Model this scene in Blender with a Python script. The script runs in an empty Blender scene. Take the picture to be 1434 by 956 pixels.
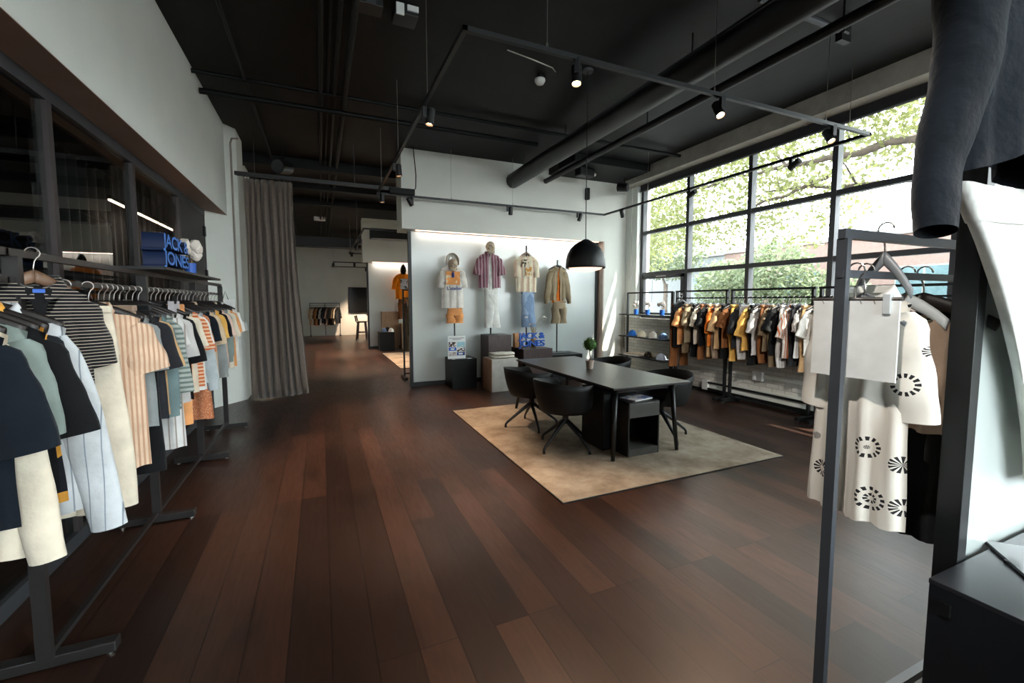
import bpy, bmesh, math, random
from math import sin, cos, pi, radians, sqrt
from mathutils import Vector, Matrix
C = bpy.context.scene.collection
R = random.Random(7)
PI = pi

# ---------------------------------------------------------------- materials
def lin(c):
    return tuple(((v/255)/12.92 if v/255 <= .04045 else ((v/255+.055)/1.055)**2.4) for v in c)
def col(c):
    return lin(c)+(1,)
MATS = {}
def new_mat(name):
    m = bpy.data.materials.new(name); m.use_nodes = True
    nt = m.node_tree; b = nt.nodes['Principled BSDF']
    return m, nt, b
def link(nt, a, b): nt.links.new(a, b)
def math_node(nt, op, a=None, b=None, av=None, bv=None):
    n = nt.nodes.new('ShaderNodeMath'); n.operation = op
    if a is not None: link(nt, a, n.inputs[0])
    if b is not None: link(nt, b, n.inputs[1])
    if av is not None: n.inputs[0].default_value = av
    if bv is not None: n.inputs[1].default_value = bv
    return n.outputs[0]
def mixc(nt, fac, a, b):
    n = nt.nodes.new('ShaderNodeMix'); n.data_type = 'RGBA'
    if hasattr(fac, 'links'): link(nt, fac, n.inputs[0])
    else: n.inputs[0].default_value = fac
    for s, v in ((6, a), (7, b)):
        if hasattr(v, 'links'): link(nt, v, n.inputs[s])
        else: n.inputs[s].default_value = v
    return n.outputs[2]
def coords(nt, kind='Object'):
    n = nt.nodes.new('ShaderNodeTexCoord'); return n.outputs[kind]
def sep(nt, v):
    n = nt.nodes.new('ShaderNodeSeparateXYZ'); link(nt, v, n.inputs[0]); return n.outputs
def noise(nt, v, scale, detail=3, rough=.5, stretch=None):
    n = nt.nodes.new('ShaderNodeTexNoise'); n.inputs['Scale'].default_value = scale
    n.inputs['Detail'].default_value = detail; n.inputs['Roughness'].default_value = rough
    if stretch:
        mp = nt.nodes.new('ShaderNodeMapping'); mp.inputs['Scale'].default_value = stretch
        link(nt, v, mp.inputs[0]); v = mp.outputs[0]
    link(nt, v, n.inputs['Vector']); return n.outputs['Fac']
def ramp(nt, fac, p0, p1, c0=(0,0,0,1), c1=(1,1,1,1)):
    n = nt.nodes.new('ShaderNodeValToRGB'); link(nt, fac, n.inputs[0])
    n.color_ramp.elements[0].position = p0; n.color_ramp.elements[1].position = p1
    n.color_ramp.elements[0].color = c0; n.color_ramp.elements[1].color = c1
    return n.outputs[0]
def bump(nt, b, h, strength, dist=.01):
    n = nt.nodes.new('ShaderNodeBump'); n.inputs['Strength'].default_value = strength
    n.inputs['Distance'].default_value = dist
    link(nt, h, n.inputs['Height']); link(nt, n.outputs[0], b.inputs['Normal'])
def simple(name, c, rough=.5, metal=0, vary=.06, scale=8, bmp=0, spec=.5):
    if name in MATS: return MATS[name]
    m, nt, b = new_mat(name)
    v = coords(nt)
    f = noise(nt, v, scale, 4)
    a = lin(c)
    lo = tuple(max(0, x*(1-vary*2)) for x in a)+(1,); hi = tuple(min(1, x*(1+vary*2)) for x in a)+(1,)
    link(nt, ramp(nt, f, .3, .7, lo, hi), b.inputs['Base Color'])
    b.inputs['Roughness'].default_value = rough; b.inputs['Metallic'].default_value = metal
    b.inputs['Specular IOR Level'].default_value = spec
    if bmp: bump(nt, b, noise(nt, v, scale*12, 2), bmp)
    MATS[name] = m
    return m
def cloth(name, c, stripe=None, pr=None, rough=.85, weave=.4):
    """stripe=(axis, period_m, duty, colour2) ; pr=(kind, scale, threshold, colour2)"""
    if name in MATS: return MATS[name]
    m, nt, b = new_mat(name)
    v = coords(nt); out = col(c)
    f = noise(nt, v, 9, 3)
    a = lin(c); lo = tuple(x*.86 for x in a)+(1,); hi = tuple(min(1, x*1.1) for x in a)+(1,)
    out = ramp(nt, f, .3, .7, lo, hi)
    if stripe:
        ax, per, duty, c2 = stripe
        s = sep(nt, v)[ax]
        q = math_node(nt, 'FRACT', math_node(nt, 'MULTIPLY', s, bv=1/per))
        out = mixc(nt, math_node(nt, 'LESS_THAN', q, bv=duty), out, col(c2))
    if pr:
        kind, sc, th, c2 = pr
        if kind == 'noise': g = noise(nt, v, sc, 2)
        else:
            n = nt.nodes.new('ShaderNodeTexVoronoi'); n.inputs['Scale'].default_value = sc
            link(nt, v, n.inputs['Vector']); g = n.outputs['Distance']
            g = math_node(nt, 'SUBTRACT', None, g, av=1)
        out = mixc(nt, math_node(nt, 'GREATER_THAN', g, bv=th), out, col(c2))
    link(nt, out, b.inputs['Base Color'])
    b.inputs['Roughness'].default_value = rough
    b.inputs['Specular IOR Level'].default_value = .2
    b.inputs['Sheen Weight'].default_value = .15
    if weave: bump(nt, b, noise(nt, v, 22, 3), weave, .012)
    MATS[name] = m
    return m
def glass_mat(name, tint=(1,1,1,1), ior=1.5, rough=0.0):
    m = bpy.data.materials.new(name); m.use_nodes = True
    nt = m.node_tree; nt.nodes.clear()
    o = nt.nodes.new('ShaderNodeOutputMaterial'); t = nt.nodes.new('ShaderNodeBsdfTransparent')
    t.inputs[0].default_value = tint
    g = nt.nodes.new('ShaderNodeBsdfGlossy'); g.inputs['Roughness'].default_value = rough
    f = nt.nodes.new('ShaderNodeFresnel'); f.inputs[0].default_value = ior
    mx = nt.nodes.new('ShaderNodeMixShader')
    ge = nt.nodes.new('ShaderNodeNewGeometry'); fr = math_node(nt, 'SUBTRACT', None, ge.outputs['Backfacing'], av=1)
    link(nt, math_node(nt, 'MULTIPLY', f.outputs[0], fr), mx.inputs[0]); link(nt, t.outputs[0], mx.inputs[1]); link(nt, g.outputs[0], mx.inputs[2])
    link(nt, mx.outputs[0], o.inputs[0]); return m
def emit(name, c, s):
    if name in MATS: return MATS[name]
    m = bpy.data.materials.new(name); m.use_nodes = True
    nt = m.node_tree; nt.nodes.clear()
    o = nt.nodes.new('ShaderNodeOutputMaterial'); e = nt.nodes.new('ShaderNodeEmission')
    e.inputs[0].default_value = col(c); e.inputs[1].default_value = s
    link(nt, e.outputs[0], o.inputs[0]); MATS[name] = m; return m

BLK = simple('black_metal', (12,15,17), .42, .0, .05, 6)
BLKS = simple('black_shell', (7,9,10), .6, 0, .05, 6, 0, .3)
GREYF = simple('dark_grey_frame', (62,64,68), .42, .2, .04, 5)
RACKM = simple('rack_grey_metal', (46,44,44), .36, .3, .04, 6)
NEARM = simple('satin_grey_metal', (74,78,84), .38, .4, .04, 6)
STEEL = simple('steel', (170,165,160), .28, 1)
WHITE = simple('white_paint', (222,224,216), .75, 0, .015, 2, .05)
WHITE2 = simple('white_plaster', (226,230,224), .8, 0, .02, 1.5, .1)
HWOOD = simple('hanger_wood', (30,26,25), .45, 0, .15, 14)
HWOODB = simple('hanger_brown_wood', (112,86,68), .45, 0, .15, 14)
WPL = simple('white_plastic', (225,228,226), .4)
BLUE = simple('cobalt_blue', (28,92,190), .45, 0, .04, 4)
NAVYB = simple('deep_blue', (20,60,130), .5)

CPIPE = simple('ceiling_black', (7,11,12), .5, 0, .05, 6, 0, .2)
def mat_floor():
    m, nt, b = new_mat('walnut_planks')
    v = coords(nt); s = sep(nt, v)
    cb = nt.nodes.new('ShaderNodeCombineXYZ'); link(nt, s[1], cb.inputs[0]); link(nt, s[0], cb.inputs[1])
    br = nt.nodes.new('ShaderNodeTexBrick')
    br.inputs['Scale'].default_value = 1; br.inputs['Brick Width'].default_value = 1.9
    br.inputs['Row Height'].default_value = .185; br.inputs['Mortar Size'].default_value = .003
    br.inputs['Mortar Smooth'].default_value = .3; br.offset = .37; br.offset_frequency = 3
    br.inputs['Color1'].default_value = (0,0,0,1); br.inputs['Color2'].default_value = (1,1,1,1)
    br.inputs['Mortar'].default_value = (.5,.5,.5,1); br.inputs['Bias'].default_value = 0
    link(nt, cb.outputs[0], br.inputs['Vector'])
    plank = ramp(nt, br.outputs['Color'], 0, 1, col((38,25,20)), col((76,50,38)))
    g = noise(nt, v, 5, 6, .65, (9, .8, 1))
    blot = noise(nt, v, 2.6, 4, .55, (1.6, .6, 1))
    c1 = mixc(nt, math_node(nt, 'MULTIPLY', g, bv=.75), plank, col((24,15,13)))
    c2 = mixc(nt, math_node(nt, 'MULTIPLY', ramp(nt, blot, .52, .7), bv=.55), c1, col((24,16,14)))
    c3 = mixc(nt, br.outputs['Fac'], c2, col((20,13,11)))
    link(nt, c3, b.inputs['Base Color'])
    rr = ramp(nt, g, .2, .8, (.27,.27,.27,1), (.42,.42,.42,1)); link(nt, rr, b.inputs['Roughness'])
    b.inputs['Specular IOR Level'].default_value = .32
    h = math_node(nt, 'SUBTRACT', math_node(nt, 'MULTIPLY', g, bv=.25), br.outputs['Fac'])
    bump(nt, b, h, .10, .002)
    return m
def mat_brick():
    m, nt, b = new_mat('white_painted_brick')
    s = sep(nt, coords(nt)); cb = nt.nodes.new('ShaderNodeCombineXYZ')
    link(nt, s[1], cb.inputs[0]); link(nt, s[2], cb.inputs[1])
    br = nt.nodes.new('ShaderNodeTexBrick'); br.inputs['Scale'].default_value = 1
    br.inputs['Brick Width'].default_value = .2; br.inputs['Row Height'].default_value = .068
    br.inputs['Mortar Size'].default_value = .006; br.inputs['Mortar Smooth'].default_value = .6
    br.inputs['Color1'].default_value = col((205,203,196)); br.inputs['Color2'].default_value = col((190,187,180))
    br.inputs['Mortar'].default_value = col((160,156,150)); link(nt, cb.outputs[0], br.inputs['Vector'])
    link(nt, br.outputs['Color'], b.inputs['Base Color']); b.inputs['Roughness'].default_value = .6
    inv = math_node(nt, 'SUBTRACT', None, br.outputs['Fac'], av=1); bump(nt, b, inv, .6, .006)
    return m
def mat_ceiling():
    m, nt, b = new_mat('dark_painted_concrete')
    v = coords(nt)
    f = noise(nt, v, 1.3, 6, .6); f2 = noise(nt, v, 7, 5, .7, (1, .25, 1))
    c = mixc(nt, ramp(nt, f, .35, .7), col((4,9,11)), col((25,23,20)))
    c = mixc(nt, ramp(nt, f2, .62, .72), c, col((5,9,10)))
    link(nt, c, b.inputs['Base Color']); b.inputs['Roughness'].default_value = .55; b.inputs['Specular IOR Level'].default_value = .2
    bump(nt, b, f2, .3, .01); return m
def mat_concrete():
    m, nt, b = new_mat('grey_concrete')
    v = coords(nt); f = noise(nt, v, 3, 8, .65)
    link(nt, ramp(nt, f, .3, .75, col((150,145,136)), col((186,182,172))), b.inputs['Base Color'])
    b.inputs['Roughness'].default_value = .8; bump(nt, b, noise(nt, v, 30, 4), .25, .01); return m
def mat_rug():
    m, nt, b = new_mat('mottled_beige_rug')
    v = coords(nt); f = noise(nt, v, 2.4, 8, .68); g = noise(nt, v, 90, 2)
    c = ramp(nt, f, .35, .66, col((120,104,88)), col((170,158,140)))
    c = mixc(nt, math_node(nt, 'MULTIPLY', g, bv=.35), c, col((104,92,78)))
    link(nt, c, b.inputs['Base Color']); b.inputs['Roughness'].default_value = .95
    b.inputs['Specular IOR Level'].default_value = .1
    bump(nt, b, g, .5, .006); return m
def mat_wood(name, c0, c1, rough=.4, st=(14, 1, 1.2)):
    m, nt, b = new_mat(name)
    v = coords(nt); f = noise(nt, v, 6, 7, .6, st)
    link(nt, ramp(nt, f, .3, .72, col(c0), col(c1)), b.inputs['Base Color'])
    b.inputs['Roughness'].default_value = rough; bump(nt, b, f, .12, .004); return m
def mat_frost():
    m, nt, b = new_mat('satin_white_glass')
    v = coords(nt); f = noise(nt, v, .8, 2)
    link(nt, ramp(nt, f, .3, .7, col((188,197,195)), col((205,212,208))), b.inputs['Base Color'])
    b.inputs['Roughness'].default_value = .24; b.inputs['Specular IOR Level'].default_value = .75
    b.inputs['Coat Weight'].default_value = .5; b.inputs['Coat Roughness'].default_value = .12
    return m
FLOOR = mat_floor(); BRICK = mat_brick(); CEIL = mat_ceiling(); CONC = mat_concrete(); RUG = mat_rug()
FROST = mat_frost()
WALN = mat_wood('dark_walnut', (48,34,32), (78,60,56), .42, (10, 10, 1))
TANW = mat_wood('tan_oak', (150,118,92), (184,150,122), .5, (10, 10, 1))
TABLE = mat_wood('dark_table_top', (38,34,33), (56,51,49), .33, (12, 1, 1))
GLASS = glass_mat('clear_glass', (.97,.99,.98,1), 1.35)
GLASSD = glass_mat('partition_glass', (.75,.8,.8,1), 2.0)

# ---------------------------------------------------------------- mesh helpers
def obj(name, bm, m, parent=None, loc=None, smooth=False, label=None):
    me = bpy.data.meshes.new(name); bm.normal_update(); bm.to_mesh(me); bm.free()
    if m is not None: me.materials.append(m)
    if smooth:
        for p in me.polygons: p.use_smooth = True
    o = bpy.data.objects.new(name, me); C.objects.link(o)
    if parent is not None: o.parent = parent
    if loc is not None: o.location = loc
    if label: o['label'] = label
    return o
def thing(name, label, cat, loc=(0,0,0), rz=0, group=None):
    o = bpy.data.objects.new(name, None); C.objects.link(o); o.empty_display_size = .1
    o.location = loc; o.rotation_euler = (0,0,rz); o['label'] = label; o['category'] = cat
    if group: o['group'] = group
    return o
def tag(o, label, cat, group=None):
    o['label'] = label; o['category'] = cat
    if group: o['group'] = group
    return o
def struct(o):
    o['kind'] = 'structure'; return o
def bx(bm, x0, x1, y0, y1, z0, z1, bev=0):
    r = bmesh.ops.create_cube(bm, size=1)
    vs = r['verts']
    for v in vs:
        v.co = Vector(((x0+x1)/2+v.co.x*(x1-x0), (y0+y1)/2+v.co.y*(y1-y0), (z0+z1)/2+v.co.z*(z1-z0)))
    if bev:
        es = list({e for v in vs for e in v.link_edges})
        bmesh.ops.bevel(bm, geom=es, offset=bev, segments=2, affect='EDGES', profile=.5)
    return bm
def box(x0, x1, y0, y1, z0, z1, bev=0):
    return bx(bmesh.new(), x0, x1, y0, y1, z0, z1, bev)
def bar(bm, a, b, w, d=None):
    a, b = Vector(a), Vector(b); d = d or w; L = (b-a).length
    q = (b-a).to_track_quat('Z', 'Y').to_matrix().to_4x4(); q.translation = (a+b)/2
    r = bmesh.ops.create_cube(bm, size=1)
    for v in r['verts']:
        v.co = q @ Vector((v.co.x*w, v.co.y*d, v.co.z*L))
    return bm
def tube(bm, pts, r, n=10, close=True):
    pts = [Vector(p) for p in pts]; rings = []
    rs = r if isinstance(r, (list, tuple)) else [r]*len(pts)
    up = None
    for i, p in enumerate(pts):
        t = (pts[min(i+1, len(pts)-1)]-pts[max(i-1, 0)]).normalized()
        if up is None:
            up = Vector((0,0,1)) if abs(t.z) < .9 else Vector((1,0,0))
        s = t.cross(up).normalized(); up = s.cross(t).normalized()
        rings.append([bm.verts.new(p+rs[i]*(cos(2*PI*k/n)*s+sin(2*PI*k/n)*up)) for k in range(n)])
    for a, b in zip(rings, rings[1:]):
        for k in range(n): bm.faces.new((a[k], a[(k+1)%n], b[(k+1)%n], b[k]))
    if close:
        bm.faces.new(rings[0][::-1]); bm.faces.new(rings[-1])
    return bm
def lathe(bm, prof, n=28, c=(0,0,0)):
    rings = []
    for r, z in prof:
        if r < 1e-5: rings.append([bm.verts.new((c[0], c[1], c[2]+z))])
        else: rings.append([bm.verts.new((c[0]+r*cos(2*PI*k/n), c[1]+r*sin(2*PI*k/n), c[2]+z)) for k in range(n)])
    for a, b in zip(rings, rings[1:]):
        for k in range(n):
            k2 = (k+1)%n
            if len(a) == 1 and len(b) == 1: continue
            if len(a) == 1: bm.faces.new((a[0], b[k2], b[k]))
            elif len(b) == 1: bm.faces.new((a[k], a[k2], b[0]))
            else: bm.faces.new((a[k], a[k2], b[k2], b[k]))
    return bm
def grid(bm, f, nu, nv):
    vs = [[bm.verts.new(f(i/nu, j/nv)) for j in range(nv+1)] for i in range(nu+1)]
    for i in range(nu):
        for j in range(nv):
            bm.faces.new((vs[i][j], vs[i+1][j], vs[i+1][j+1], vs[i][j+1]))
    return vs
def dup_tree(root, loc=None, rz=None, label=None, group=None):
    r = root.copy(); C.objects.link(r)
    if loc is not None: r.location = loc
    if rz is not None: r.rotation_euler = (0,0,rz)
    if label: r['label'] = label
    if group: r['group'] = group
    for ch in list(root.children):
        c = ch.copy(); C.objects.link(c); c.parent = r
        for g in ch.children:
            d = g.copy(); C.objects.link(d); d.parent = c
    return r
def text_mesh(name, s, size, ext, m, parent, loc, rot, sx=1, offset=0, align='LEFT', space=1, line=1):
    cu = bpy.data.curves.new(name+'_c', 'FONT'); cu.body = s; cu.size = size; cu.extrude = ext
    cu.offset = offset; cu.align_x = align; cu.space_character = space; cu.space_line = line
    t = bpy.data.objects.new(name+'_t', cu); C.objects.link(t)
    dg = bpy.context.evaluated_depsgraph_get()
    me = bpy.data.meshes.new_from_object(t.evaluated_get(dg)); me.name = name
    bpy.data.objects.remove(t); bpy.data.curves.remove(cu)
    me.materials.clear(); me.materials.append(m)
    for v in me.vertices: v.co.x *= sx
    o = bpy.data.objects.new(name, me); C.objects.link(o)
    if parent is not None: o.parent = parent
    o.location = loc; o.rotation_euler = rot
    return o

# ---------------------------------------------------------------- the room
H = 4.28; XW = 6.25; XG = -1.53; YF = 7.95
struct(obj('floor', box(-7, XW+.2, -4, 22.3, -.1, 0), FLOOR))
struct(obj('ceiling', box(-7, XW+.2, -4, 22.3, H, H+.2), CEIL))
struct(obj('wall_back', box(-7, XW+.2, 22, 22.3, 0, H), WHITE2))
struct(obj('wall_front', box(-7, -.3, -4.2, -4, 0, H), WHITE2))
struct(obj('wall_front_sill', box(-.3, XW+.2, -4.2, -4, 0, .4), WHITE2))
struct(obj('wall_front_head', box(-.3, XW+.2, -4.2, -4, 4.0, H), WHITE2))
# left bulkhead over the glass partition, and the angled pier after it
struct(obj('wall_left', box(-1.75, -1.275, -4, 8.08, 2.918, H), WHITE2))
struct(obj('ceiling_soffit', box(-1.75, -1.276, -4, 8.079, 2.914, 2.918), simple('bounce_tint_soffit', (164,136,120), .7, 0, .03, 3)))  # thin sheet with the warm floor bounce put into its colour
bm = bmesh.new()
P = [(-1.75,7.66), (-1.53,7.66), (-1.14,8.16), (-1.14,8.75), (-1.3,9.0), (-1.75,9.0)]
vb = [bm.verts.new((x,y,0)) for x,y in P]; vt = [bm.verts.new((x,y,H)) for x,y in P]
bm.faces.new(vb[::-1]); bm.faces.new(vt)
for i in range(len(P)): bm.faces.new((vb[i], vb[(i+1)%6], vt[(i+1)%6], vt[i]))
struct(obj('wall_pier', bm, WHITE2))
struct(obj('wall_left_rear', box(-1.5, -1.3, 9.0, 22, 0, H), WHITE2))
# room behind the glass
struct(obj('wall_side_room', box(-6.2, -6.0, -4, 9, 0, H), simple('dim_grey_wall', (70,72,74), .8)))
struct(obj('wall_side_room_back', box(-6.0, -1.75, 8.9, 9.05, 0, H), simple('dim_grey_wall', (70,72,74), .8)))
# window wall: brick below, pier left of the window, piers, beam
struct(obj('wall_right', box(XW, 6.6, -4, 22, 0, 1.24), BRICK))
struct(obj('wall_right_pier', box(XW, 6.6, 7.58, 9.2, 1.24, H), WHITE2))
struct(obj('wall_right_rear_pier', box(XW, 6.6, 17.0, 22, 1.24, H), WHITE2))
struct(obj('wall_right_front_pier', box(XW, 6.6, -4, -1.4, 1.24, H), WHITE2))
struct(obj('ceiling_beam', box(6.02, 6.6, -4, 6.98, 4.03, H), CONC))
struct(obj('wall_right_head', box(6.02, 6.6, 6.98, 22, 4.03, H), CONC))
struct(obj('ceiling_cross_beam', box(4.3, 6.02, 6.95, YF, 4.14, H), simple('black_paint', (9,13,14), .6, 0, .1, 3, 0, .25)))
# feature wall (bulkhead, right return)
struct(obj('wall_feature', box(1.36, XW, YF, 8.5, 2.885, H), WHITE))
bm = box(5.68, XW, YF, 8.5, 0, 2.885)
struct(obj('wall_feature_right', bm, WHITE))
struct(obj('trim_1', box(5.655, 5.68, YF, 8.2, 0, 2.885), simple('beige_reveal', (186,172,160), .6)))
struct(obj('wall_rear_feature', box(1.3, XW, 15.05, 15.5, 2.885, H), WHITE))
struct(obj('baseboard_right', box(XW-.015, XW, -1, YF, 0, .045), BLK))

# windows
def window(n, Y, zs, x=6.4):
    t = struct(obj('window_%d' % n, box(x-.03, x+.05, Y[0], Y[-1], zs[0]-.05, zs[0]+.03), GREYF))
    bm = bmesh.new()
    obj('window_head', box(x-.03, x+.05, Y[0], Y[-1], zs[-1]-.04, zs[-1]+.03), GREYF, t)
    for i, y in enumerate(Y):
        obj('mullion', box(x-.05, x+.06, y-.035, y+.035, zs[0], zs[-1]), GREYF, t)
    for z in zs[1:-1]:
        obj('transom', box(x-.04, x+.05, Y[0], Y[-1], z-.035, z+.035), GREYF, t)
    for a, b in zip(Y, Y[1:]):
        for c, d in zip(zs, zs[1:]):
            obj('pane', box(x+.005, x+.015, a+.03, b-.03, c+.03, d-.03), GLASS, t)
    bm = bmesh.new()
    for a, b in ((Y[0]+.03, Y[1]-.03),):
        pass
    bm.free()
    return t
w1 = window(1, [-1.35, -.1, 1.18, 2.46, 3.73, 4.99, 6.28, 7.54], [1.27, 2.17, 3.04, 3.98])
bm = box(6.33, 6.39, 6.33, 7.49, 1.30, 1.36); bx(bm, 6.33, 6.39, 6.33, 7.49, 2.06, 2.13)
bx(bm, 6.33, 6.39, 6.33, 6.39, 1.3, 2.13); bx(bm, 6.33, 6.39, 7.43, 7.49, 1.3, 2.13)
sash = obj('opening_sash', bm, GREYF, w1)
bm = bmesh.new(); tube(bm, [(6.33,6.78,2.1), (6.30,6.8,2.1), (6.30,7.02,2.1), (6.33,7.04,2.1)], .008, 8)
obj('sash_handle', bm, STEEL, sash, label='steel pull handle')
window(2, [9.25, 10.8, 12.35, 13.9, 15.45, 16.95], [1.27, 2.17, 3.04, 3.98])
wf = struct(obj('window_3', box(-.3, 6.25, -4.13, -4.05, .38, .45), GREYF))
obj('window_head', box(-.3, 6.25, -4.13, -4.05, 3.95, 4.02), GREYF, wf)
for i in range(1, 6): obj('mullion', box(-1.5+i*1.55-.035, -1.5+i*1.55+.035, -4.14, -4.04, .45, 3.95), GREYF, wf)
for z in (1.3, 2.7): obj('transom', box(-.3, 6.25, -4.13, -4.05, z-.035, z+.035), GREYF, wf)
for i in range(1, 5): obj('pane', box(-1.46+i*1.55, -1.5+(i+1)*1.55-.04, -4.1, -4.09, .45, 3.95), GLASS, wf)
bl = thing('roller_blind', 'dark rolled-up blind under the beam along the top of the tall window', 'blind', (6.3,3.1,3.95))
obj('blind_cassette', box(-.05, .05, -4.4, 4.4, -.05, .075, .008), simple('charcoal_fabric', (38,38,42), .8), bl)
bm = bmesh.new(); tube(bm, [(-.055,-4.4,-.06), (-.055,4.4,-.06)], .012, 8); obj('bottom_bar', bm, GREYF, bl)

# glass partition on the left
MULL = simple('brown_grey_frame', (58,52,52), .5, .1, .04, 5)
gp = struct(obj('window_partition', box(XG-.03, XG+.03, -4, 7.66, 0, .09), GREYF))
obj('top_rail', box(XG-.03, XG+.03, -4, 7.66, 2.83, 2.915), GREYF, gp)
for y in (-2.3, -.6, .95, 2.35, 3.70, 5.03, 6.42, 7.62):
    obj('mullion', box(XG-.045, XG+.03, y-.025, y+.025, .09, 2.83), MULL, gp)
ys = [-4, -2.3, -.6, .95, 2.35, 3.70, 5.03, 6.42]
for a, b in zip(ys, ys[1:]):
    obj('pane', box(XG-.006, XG+.002, a+.03, b-.03, .09, 2.83), GLASSD, gp)
dr = struct(obj('door_1', box(XG-.02, XG+.025, 6.46, 7.6, .02, 2.83), simple('dark_door', (50,46,45), .55, 0, .06, 20)))
for z in (.4, 1.98, 2.6):
    bm = bmesh.new(); bx(bm, XG+.02, XG+.05, 7.53, 7.6, z-.07, z+.07, .005); obj('hinge', bm, BLKS, dr)

# ceiling pipes, ducts
def pipe(label, a, b, r, m=None, cat='pipe', name='ceiling_pipe', n=20, brackets=()):
    t = thing(name, label, cat, a)
    bm = bmesh.new(); tube(bm, [(0,0,0), Vector(b)-Vector(a)], r, n); obj('tube', bm, m or CPIPE, t, smooth=False)
    for k in brackets:
        p = (Vector(b)-Vector(a))*k
        bm = bmesh.new(); bar(bm, p, p+Vector((0,0,H-a[2]-.003)), .012)
        lathe(bm, [(r+.006,-.015), (r+.012,-.015), (r+.012,.015), (r+.006,.015)], 16, p) if abs(b[2]-a[2]) > 1 else None
        obj('bracket', bm, BLK, t)
    return t
DUCT = simple('black_duct', (12,15,16), .45, 0, .05, 4, 0, .35)
d = pipe('thick round black duct running to the white wall', (3.5,-2,3.93), (3.5,7.93,3.93), .14, DUCT, 'duct', 'round_duct', 32, (.3,.55,.8,.95))
for p in d.children:
    if p.name.startswith('tube'):
        for f in p.data.polygons:
            if len(f.vertices) == 4: f.use_smooth = True
pipe('slim black pipe beside the round duct, nearer the window', (4.22,-2,4.0), (4.22,7.93,4.0), .05, DUCT, brackets=(.2,.45,.7,.95))
for i, (x, z, r_) in enumerate(((.08,4.2,.022), (.16,4.22,.016), (.24,4.2,.022), (.36,4.18,.03))):
    pipe(['leftmost of the four thin black ceiling conduits', 'thinnest of the four black ceiling conduits',
          'third black ceiling conduit from the curtain side', 'thickest of the four black ceiling conduits'][i],
         (x,-2,z), (x,21.9,z), r_, name='ceiling_conduit', cat='conduit', n=10)
pipe('lone black conduit above the left clothes rack', (-.74,-2,4.2), (-.74,21.9,4.2), .02, name='ceiling_conduit', cat='conduit', n=10)
pipe('black pipe crossing the ceiling and ending over the white bulkhead', (-1.26,6.15,4.2), (6.0,6.15,4.2), .025)
pipe('lower black pipe crossing the ceiling by the white bulkhead', (-1.26,6.5,4.13), (3.3,6.5,4.13), .035)
for i, y in enumerate((9.3, 10.9, 12.6)):
    struct(obj('ceiling_rib', box(-1.3, XW, y, y+.25, 4.1, H), simple('black_paint', (26,29,31), .6)))
t = thing('ceiling_duct', 'square black duct crossing in front of the far white wall', 'duct', (2.2,18.6,3.85))
bm = box(-3.4, 3.9, -.3, .3, -.17, .2, .01); obj('casing', bm, BLK, t)
bm = bmesh.new()
for x in (-3,-1,1,3): bar(bm, (x,0,.2), (x,0,.42), .02)
obj('bracket', bm, BLK, t)
t = thing('ceiling_duct', 'square black duct hanging before the rear white bulkhead', 'duct', (3.9,13.6,3.62))
obj('casing', box(-2.5, 2.3, -.2, .2, -.18, .1, .01), BLK, t); obj('bracket', bar(bmesh.new(), (0,0,.1), (0,0,.65), .02), BLK, t)
t = thing('sprinkler_pipe', 'grey capped pipe stub fixed to the ceiling near the window', 'pipe', (4.05,2.76,4.2))
bm = bmesh.new(); tube(bm, [(-.5,0,0), (.62,0,0)], .03, 14); obj('tube', bm, GREYF, t, smooth=False)
bm = bmesh.new(); tube(bm, [(.62,0,0), (.7,0,0)], .05, 12); bx(bm, .6, .74, -.03, .03, -.1, .08); obj('valve', bm, BLK, t)

# track lights: rectangular suspended loops
def loop(x0, x1, y0, y1, z, label, wires):
    t = thing('track_light_frame', label, 'track light', (x0,y0,z))
    X, Y = x1-x0, y1-y0
    for a, b in (((0,0,0),(X,0,0)), ((X,0,0),(X,Y,0)), ((X,Y,0),(0,Y,0)), ((0,Y,0),(0,0,0))):
        d = (Vector(b)-Vector(a)).normalized()*.017
        bm = bmesh.new(); bar(bm, Vector(a)-d, Vector(b)+d, .034, .034)
        obj('track_bar', bm, BLK, t)
    for wx, wy in wires:
        bm = bmesh.new(); tube(bm, [(wx-x0,wy-y0,0), (wx-x0,wy-y0,H-z)], .003, 5); tube(bm, [(wx-x0,wy-y0,.017),(wx-x0,wy-y0,.05)], .008, 6)
        obj('suspension_wire', bm, STEEL, t)
    return t
ZT = 3.40
lp = loop(.93, 5.5, 2.9, 7.72, ZT, 'large black rectangular track hanging in front of the white feature wall',
     [(.93,4.0), (.93,5.6), (.93,7.2), (1.55,2.9), (3.2,2.9), (4.75,2.9), (3.4,7.72), (5.5,6.4), (5.5,3.1), (2.2,7.72)])
bm = bmesh.new(); tube(bm, [(.35,4.82,.02), (.55,4.83,.05), (.64,4.84,.15), (.66,4.9,.4), (.63,4.95,.88)], .008, 6); obj('power_cable', bm, BLKS, lp)
obj('power_feed', box(.18, .6, 4.7, 4.78, .0, .1, .01), BLKS, lp)
loop(.95, 5.5, 10.6, 16.2, 3.25, 'black rectangular track in the rear shop area', [(.95,12.5), (.95,15.5), (3,16.2)])
loop(.5, 5.5, 18.2, 20.6, 3.1, 'farthest black track frame near the back wall', [(.5,18.4), (2.0,18.2)])
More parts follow.
